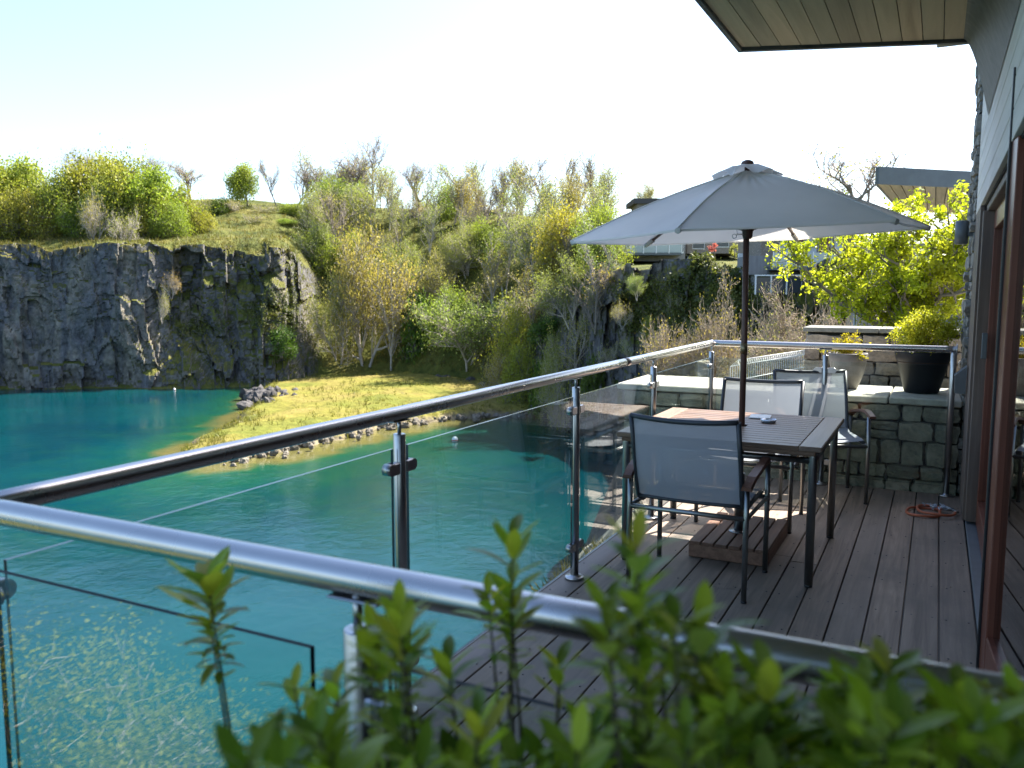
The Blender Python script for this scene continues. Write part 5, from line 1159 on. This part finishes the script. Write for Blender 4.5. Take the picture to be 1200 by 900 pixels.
for k in range(6):
    a, b = cor[k], cor[(k + 1) % 6]; n = 18; m = MB(); v = []; f = []; ids = {}
    for i in range(n + 1):
        t_ = i / n
        for j in range(n + 1):
            s_ = j / n; rim = a.lerp(b, s_); inward = (AP - rim); inward.z = 0; rim = rim + inward * (0.045 * 4 * s_ * (1 - s_))
            p = AP.lerp(rim, t_); p.z -= 0.028 * math.sin(t_ * math.pi * 0.9) * 4 * s_ * (1 - s_) ; p.z += 0.035 * math.sin(t_ * math.pi) * 0.8
            p.z += 0.0045 * math.sin(s_ * 34 + k) * math.exp(-((t_ - 0.25) / 0.15) ** 2)
            v.append(p)
    for i in range(n):
        for j in range(n): f.append((i * (n + 1) + j, (i + 1) * (n + 1) + j, (i + 1) * (n + 1) + j + 1, i * (n + 1) + j + 1))
    m.add(v, f, True)
    # short hem valance
    o = m.build('canopy_panel', M['canopy'], um)
    h = MB(); v = []
    for j in range(n + 1):
        s_ = j / n; rim = a.lerp(b, s_); inward = (AP - rim); inward.z = 0; rim = rim + inward * (0.045 * 4 * s_ * (1 - s_) + 0.001); v += [rim, rim + Vector((0, 0, -0.012))]
    h.add(v, [(2 * j, 2 * j + 2, 2 * j + 3, 2 * j + 1) for j in range(n)], True); h.build('hem', M['canopy'], o)
    h = MB(); a2 = AP.lerp(a, 0.03); h.tube([AP.lerp(a, q) + Vector((0, 0, 0.035 * math.sin(q * math.pi) * 0.8 + 0.003)) for q in np.linspace(0.1, 1, 10)], 0.0035, 6); h.build('seam', M['canopy'], o)
for k in range(6):
    rb = MB().tube([AP + Vector((0, 0, -0.04)) + (cor[k] - AP) * 0.03, AP.lerp(cor[k], 0.5) + Vector((0, 0, 0.002)), cor[k] + Vector((0, 0, -0.012)) - (cor[k] - AP) * 0.01], 0.0095, 8).build('rib', M['pole'], um)
    MB().tube([Vector((UX, UY, 1.84)) + (cor[k] - AP) * 0.03, AP.lerp(cor[k], 0.52) + Vector((0, 0, -0.012))], 0.008, 8).build('strut', M['pole'], rb)
    d_ = (cor[k] - AP).normalized(); m = MB(); m.tube([cor[k] - d_ * 0.10 + Vector((0, 0, -0.012)), cor[k] - d_ * 0.003 + Vector((0, 0, -0.010))], 0.015, 8); m.build('rib_pocket', M['canopy'], rb)
MB().lathe([(0.0, -0.06), (0.022, -0.06), (0.028, -0.045), (0.03, -0.02), (0.045, 0.0), (0.05, 0.012), (0.05, 0.03), (0.0, 0.03)], (UX, UY, 1.835), 20).build('runner_hub', M['pole'], um)
pn = MB().tube([(UX - 0.02, UY - 0.02, 1.80), (UX - 0.055, UY - 0.03, 1.80)], 0.003, 6).build('pin', M['steel'], um)
ring = [(UX - 0.066 + 0.012 * math.cos(a_), UY - 0.03, 1.79 + 0.012 * math.sin(a_)) for a_ in np.linspace(0, 6.283, 15)]
MB().tube(ring, 0.002, 5, False).build('pin_ring', M['steel'], pn); MB().tube([(UX - 0.05, UY - 0.03, 1.80), (UX - 0.055, UY - 0.035, 1.84), (UX - 0.04, UY - 0.03, 1.86)], 0.0015, 5).build('pin_chain', M['steel'], pn)
m = MB(); v = []; n = 12
for k in range(6):
    for j in range(n):
        s_ = j / n; a, b = cor[k], cor[(k + 1) % 6]; rim = AP + (a.lerp(b, s_) - AP) * (0.20 - 0.035 * math.sin(s_ * math.pi)); rim.z = AP.z - 0.028 - 0.018 * math.sin(s_ * math.pi * 2 + k) + 0.012 * math.sin(k * 2.1); v.append(rim)
mid = []
for i, p in enumerate(v): q = AP.lerp(p, 0.42); q.z = AP.z + 0.022; mid.append(q)
N6 = 6 * n; top = AP + Vector((0, 0, 0.03)); m.add(v + mid + [top], [(i, (i + 1) % N6, N6 + (i + 1) % N6, N6 + i) for i in range(N6)] + [(N6 + i, N6 + (i + 1) % N6, 2 * N6) for i in range(N6)], True)
m.build('vent_cap', M['canopy'], um)
MB().lathe([(0.0, 0), (0.034, 0.0), (0.036, 0.008), (0.03, 0.02), (0.012, 0.028), (0.0, 0.029)], tuple(AP + Vector((0, 0, 0.026))), 20).build('finial', M['pole'], um)
ub = thing('umbrella_stand', 'low square slatted brown timber parasol base with steel tube under the table', 'parasol base', (-0.98, 4.86, 0))
plain('block_side', M['base'], (-0.968, 4.535, 0.04), (0.43, 0.028, 0.072), ub); plain('block_side', M['base'], (-0.968, 5.205, 0.04), (0.43, 0.028, 0.072), ub)
for x_ in (-1.17, -0.766): plain('block_side', M['base'], (x_, 4.87, 0.04), (0.028, 0.64, 0.072), ub)
for i in range(6): plain('base_slat', M['base'], (-1.15 + i * 0.0728, 4.87, 0.085), (0.065, 0.70, 0.017), ub, 0.003)
plain('weight', M['black'], (-0.968, 4.87, 0.036), (0.37, 0.6, 0.06), ub)
MB().tube([(UX, UY, 0.10), (UX, UY, 0.44)], 0.0275, 24).build('sleeve', M['alu'], ub); MB().lathe([(0.0, 0), (0.055, 0), (0.055, 0.005), (0.03, 0.008), (0.0, 0.008)], (UX, UY, 0.0945), 24).build('collar', M['steel'], ub)

# table top bits, hose
t = thing('paper_card', 'small white card lying on the shaded table beside the parasol pole', 'card', (-0.955, 5.17, 0.725)); MB().box((-0.93, 5.17, 0.7265), (0.12, 0.15, 0.006), 0.1, 0.001).build('card', M['white'], t)
t = thing('glass_ashtray', 'small round pale glass dish on the shaded half of the table', 'dish', (-0.855, 4.99, 0.725)); MB().lathe([(0.0, 0), (0.04, 0), (0.046, 0.016), (0.042, 0.018), (0.036, 0.006), (0.0, 0.006)], (-0.85, 4.99, 0.7235), 24).build('dish_body', M['silver'], t)
t = thing('garden_hose', 'coiled thin orange rubber hose lying on the deck beside the house wall', 'hose', (0.02, 6.15, 0))
pts = []
for i in range(90):
    a_ = i / 89 * 2 * math.pi * 1.9 + 0.6; k_ = i / 89; r_ = 0.105 + 0.012 * math.sin(a_ * 1.7); pts.append((-0.02 + 0.07 * (k_ > 0.48) * min(1, (k_ - 0.48) * 6) + r_ * math.cos(a_) * 1.05, 6.14 + r_ * math.sin(a_) * 1.2 + 0.03 * k_, 0.012 + 0.014 * (k_ > 0.45) + 0.004 * math.sin(a_ * 3)))
MB().tube(pts, 0.0088, 10).build('hose_tube', M['hose'], t)
e = pts[-1]; MB().tube([e, (e[0] + 0.02, e[1] + 0.05, 0.016)], 0.010, 10).build('nozzle', M['steel'], t)
t = thing('crumpled_chain', 'crumpled silver blue chain lying on the orange hose coil', 'chain', (0.075, 6.2, 0.02))
rc = random.Random(2); p = Vector((0.03, 6.21, 0.03))
for i in range(34):
    q = Vector((0.08 + rc.gauss(0, 0.035), 6.2 + rc.gauss(0, 0.022), 0.034 + rc.uniform(0, 0.02))); ax = Vector((rc.gauss(0, 1), rc.gauss(0, 1), rc.gauss(0, 1))).normalized(); ay = ax.cross(Vector((0.3, 0.8, 0.5))).normalized()
    MB().tube([q + (ax * math.cos(a_) * 0.012 + ay * math.sin(a_) * 0.006) for a_ in np.linspace(0, 6.283, 9)], 0.002, 4, False).build('link', M['silver'], t)
t = thing('pruning_tool', 'slim metal hand tool lying on the deck behind the hose coil', 'tool', (0.05, 6.35, 0)); MB().box((0.04, 6.36, 0.012), (0.10, 0.022, 0.012), -0.5, 0.003).build('blade', M['alu'], t); MB().box((0.125, 6.315, 0.014), (0.09, 0.02, 0.018), -0.5, 0.004).build('handle', M['potgrey'], t)

# ledge with grass just beyond the deck edge
lr = thing('rock_ledge', 'mossy rock ledge just below the deck edge beside the balustrade', 'rock', (-2.3, 5.6, -0.6))
bm = bmesh.new(); bmesh.ops.create_icosphere(bm, subdivisions=4, radius=1); co = np.array([v.co[:] for v in bm.verts]); nn = 0.28 * fbm(co[:, 0] * 2, co[:, 1] * 2, co[:, 2] * 2, 4, 77)
for v, c, k_ in zip(bm.verts, co, nn): v.co = Vector((c[0] * 0.5, c[1] * 1.5, c[2] * 0.75)) * (1 + k_) + Vector((-1.95, 5.9, -1.0))
me = bpy.data.meshes.new('rock_ledge'); bm.to_mesh(me); bm.free(); me.materials.append(M['stone']); link('ledge_body', me, None, lr, True)
t = thing('grass_tuft', 'tuft of yellow green grass growing beside the deck edge below the glass', 'grass tuft', (-1.95, 4.85, -0.3))
rg = np.random.RandomState(4); n = 900; bs = np.stack([rg.uniform(-2.02, -1.74, n), rg.uniform(4.35, 5.4, n), np.full(n, -0.36)], 1); dr_ = rg.normal(size=(n, 3)) * 0.35 + np.array([0, 0, 1]); dr_ /= np.linalg.norm(dr_, axis=1, keepdims=True); ln = rg.uniform(0.08, 0.24, n)[:, None]
sd_ = np.cross(dr_, rg.normal(size=(n, 3))); sd_ /= np.linalg.norm(sd_, axis=1, keepdims=True)
V = np.stack([bs - sd_ * 0.004, bs + sd_ * 0.004, bs + dr_ * ln * 0.6 + sd_ * 0.003, bs + dr_ * ln + np.array([0, 0, -0.02])], 1).reshape(-1, 3); F = np.arange(n * 4).reshape(n, 4)
link('blades', npmesh('blades', V, F, M['grassblade']), None, t, True)

# shrub on the bank behind the camera that mirrors in the near glass
t = thing('bank_bush', 'sunlit leafy bush on the bank behind the viewer, mirrored in the lower left glass', 'bush', (-7.2, -2.8, -4))
pb = P['bushy'][0]
rg = np.random.RandomState(8); rdd = random.Random(9); sg, tp_ = grow(rdd, 3.6, 0.65, 4, (9, 6, 4), 0.09, 0.1, 0, 0.2, 0.2, 0.6, 3, 0.6)
V, F = segs_mesh(sg, 4); V = V * np.array([1.15, 1, 1.05]) + np.array([-9.3, -3.0, -4.3]); link('branches', npmesh('branches', V, F, M['barkpale']), None, t, True)
cc = tp_[rg.randint(0, len(tp_), 52000)] + rg.normal(size=(52000, 3)) * 0.22; V, F = leaves_mesh(cc, 0.026, rg); V = V * np.array([1.15, 1, 1.05]) + np.array([-9.3, -3.0, -4.3]); link('foliage', npmesh('foliage', V, F, M['leaf_lime']), None, t, True)

# ------------------------------------------------------------------ foreground shrub in its planter
fs = thing('foreground_shrub', 'leafy evergreen shrub with upright glossy shoots in a planter in front of the near handrail', 'shrub', (-0.35, 0.55, 0))
plain('planter', M['potblack'], (-0.3, 0.45, 0.3), (1.5, 0.36, 0.6), fs, 0.02); plain('soil', M['soil'], (-0.3, 0.45, 0.602), (1.42, 0.3, 0.02), fs)
def leaf_mesh(ln, wd, curl, mat):
    n = 6; v = []; f = []
    for i in range(n + 1):
        t_ = i / n; w_ = wd * math.sin(math.pi * min(1, t_ * 0.92 + 0.04)) ** 0.75 * (1 if t_ < 1 else 0.05); x_ = ln * t_; z_ = curl * ln * (t_ * t_) * -1
        v += [(x_, -w_, z_ + w_ * 0.28), (x_, 0, z_), (x_, w_, z_ + w_ * 0.28)]
    for i in range(n):
        for j in range(2): f.append((i * 3 + j, i * 3 + 3 + j, i * 3 + 4 + j, i * 3 + 1 + j))
    me = bpy.data.meshes.new('leaf'); me.from_pydata(v, [], f); me.polygons.foreach_set('use_smooth', [True] * len(f)); me.materials.append(mat); return me
LM = [leaf_mesh(0.038, 0.0068, c, M[m_]) for c, m_ in ((0.1, 'leaf_shoot'), (0.35, 'leaf_shoot_dark'), (-0.12, 'leaf_shoot'), (0.2, 'leaf_shoot_pale'))]
stem_mat = simple('brown_green_stem', (0.07, 0.055, 0.03), 0.7)
rl = random.Random(21)
def leaf_frames(top, base, nleaf, size, lush):
    out = []; ax = (top - base).normalized(); ln = (top - base).length
    for i in range(nleaf):
        f_ = i / nleaf; pos = top - ax * (0.003 + (f_ ** 1.15) * min(ln * 0.9, lush)); ang = i * 2.4 + rl.uniform(-.3, .3)
        up_ = 0.95 - f_ * 1.05 + rl.uniform(-.15, .15)
        sd2 = ax.cross(Vector((1, 0.2, 0.1))).normalized(); sd3 = ax.cross(sd2)
        d = (sd2 * math.cos(ang) + sd3 * math.sin(ang)) + ax * up_ * 1.2; d.normalize()
        nrm_ = (ax - d * ax.dot(d)).normalized(); y_ = nrm_.cross(d)
        s_ = size * (0.62 + 0.5 * math.sin(min(1, f_ * 1.4 + 0.12) * math.pi)) * rl.uniform(0.8, 1.2)
        out.append(Matrix.Translation(pos) @ Matrix((d, y_, nrm_)).transposed().to_4x4() @ Matrix.Scale(s_, 4))
    return out
def from_px(px, py, d):
    v = py - 450; F_ = 980 * math.cos(PITCH) - v * math.sin(PITCH); Z_ = -v * math.cos(PITCH) - 980 * math.sin(PITCH); l = (px - 600) / F_ * d
    return Vector((FW.x * d + RT.x * l, FW.y * d + RT.y * l, CH + Z_ / F_ * d))
SH = [  # tip (bearing, row, distance), foot offset, leaves, leaf size, leafy length
    (243, 678, 0.98, (40, 330), 36, 1.35, 0.115), (600, 628, 0.86, (2, 240), 30, 0.95, 0.20), (745, 640, 0.62, (20, 230), 22, 0.98, 0.12), (468, 718, 0.72, (18, 170), 30, 0.92, 0.13), (655, 778, 0.80, (-2, 100), 16, 0.9, 0.08),
    (392, 800, 0.74, (12, 120), 22, 0.85, 0.09), (345, 805, 0.78, (20, 110), 16, 0.85, 0.08), (822, 735, 0.58, (-15, 150), 20, 1.0, 0.10), (775, 742, 0.66, (5, 150), 18, 1.0, 0.11), (900, 795, 0.55, (-8, 100), 22, 0.95, 0.09),
    (1040, 782, 0.60, (6, 100), 26, 0.9, 0.09), (985, 800, 0.62, (5, 90), 20, 0.85, 0.09), (1125, 812, 0.56, (5, 80), 24, 0.9, 0.09), (1190, 815, 0.55, (8, 90), 22, 0.9, 0.09), (560, 838, 0.6, (6, 80), 20, 0.9, 0.08), (525, 775, 0.75, (10, 120), 22, 0.85, 0.09)]
for (cx_, cy_, cd_, k_, sp_) in ((470, 735, 0.70, 5, 48), (750, 700, 0.60, 5, 55), (800, 770, 0.56, 4, 60), (600, 690, 0.84, 3, 30), (1045, 800, 0.60, 3, 50), (900, 815, 0.55, 3, 60), (240, 705, 0.98, 1, 8)):
    for q_ in range(k_): SH.append((cx_ + rl.uniform(-sp_, sp_), cy_ + rl.uniform(0, 45), cd_ * rl.uniform(0.95, 1.06), (rl.uniform(-10, 20) + (45 if cx_ == 240 else 0), 290), 16, 0.85, 0.075))
for px_, py_, d_, (ox, oy), nl, sz_, lush in SH:
    top = from_px(px_, py_, d_); base = from_px(px_ + ox * 1.5, py_ + oy + 110, d_ * 0.96)
    mid_ = top.lerp(base, 0.5) + Vector((rl.uniform(-.006, .006), 0, 0)); st_ = MB().tube([top, top.lerp(mid_, 0.5), mid_, base], [0.0009, 0.0016, 0.002, 0.0024], 8).build('shoot', stem_mat, fs)
    for mt in leaf_frames(top, base, nl - 2, sz_ * 1.15, lush):
        o = link('leaf', LM[rl.choice([0, 0, 1, 1, 2, 3])], None, st_, False); o.matrix_parent_inverse = Matrix.Identity(4); o.matrix_basis = mt
# lower dense leaves joined
V = []; Fq = []; 
def add_leaf(mt, me):
    o = len(V); V.extend([tuple(mt @ v.co) for v in me.vertices]); Fq.extend([tuple(i + o for i in p.vertices) for p in me.polygons])
stems2 = MB()
for i in range(170):
    px_ = rl.uniform(275, 1260); lo = np.interp(px_, [275, 330, 420, 520, 640, 700, 900, 1250], [905, 855, 835, 850, 885, 850, 835, 838]); d_ = rl.uniform(0.5, 0.82) if px_ < 700 else rl.uniform(0.48, 0.68)
    py_ = lo + rl.uniform(0, 1) ** 1.4 * 190; top = from_px(px_, py_, d_); base = top + Vector((rl.uniform(-.03, .03), rl.uniform(-.03, .03), -0.16)); stems2.tube([top, base], [0.001, 0.0022], 5)
    for mt in leaf_frames(top, base, 15, rl.uniform(0.65, 1.2), 0.09): add_leaf(mt, LM[0])
for i in range(60):
    a_ = Vector((rl.uniform(-1.0, 0.35), rl.uniform(0.34, 0.56), 0.6)); b_ = from_px(rl.uniform(300, 1200), 930, rl.uniform(0.5, 0.75)); stems2.tube([a_, a_.lerp(b_, 0.5) + Vector((rl.uniform(-.05, .05), 0, 0.02)), b_], [0.006, 0.004, 0.002], 6)
me = bpy.data.meshes.new('dense_foliage'); me.from_pydata(V, [], Fq); me.polygons.foreach_set('use_smooth', [True] * len(Fq)); me.materials.append(M['leaf_shoot']); me.materials.append(M['leaf_shoot_pale']); me.materials.append(M['leaf_shoot_dark'])
per = 12; mi = []
for i in range(len(Fq) // per): mi += [rl.choice([0, 0, 0, 1, 2, 2])] * per
me.polygons.foreach_set('material_index', mi); props(link('dense_foliage', me, None, fs, True), kind='stuff')
props(stems2.build('lower_stems', stem_mat, fs), kind='stuff')
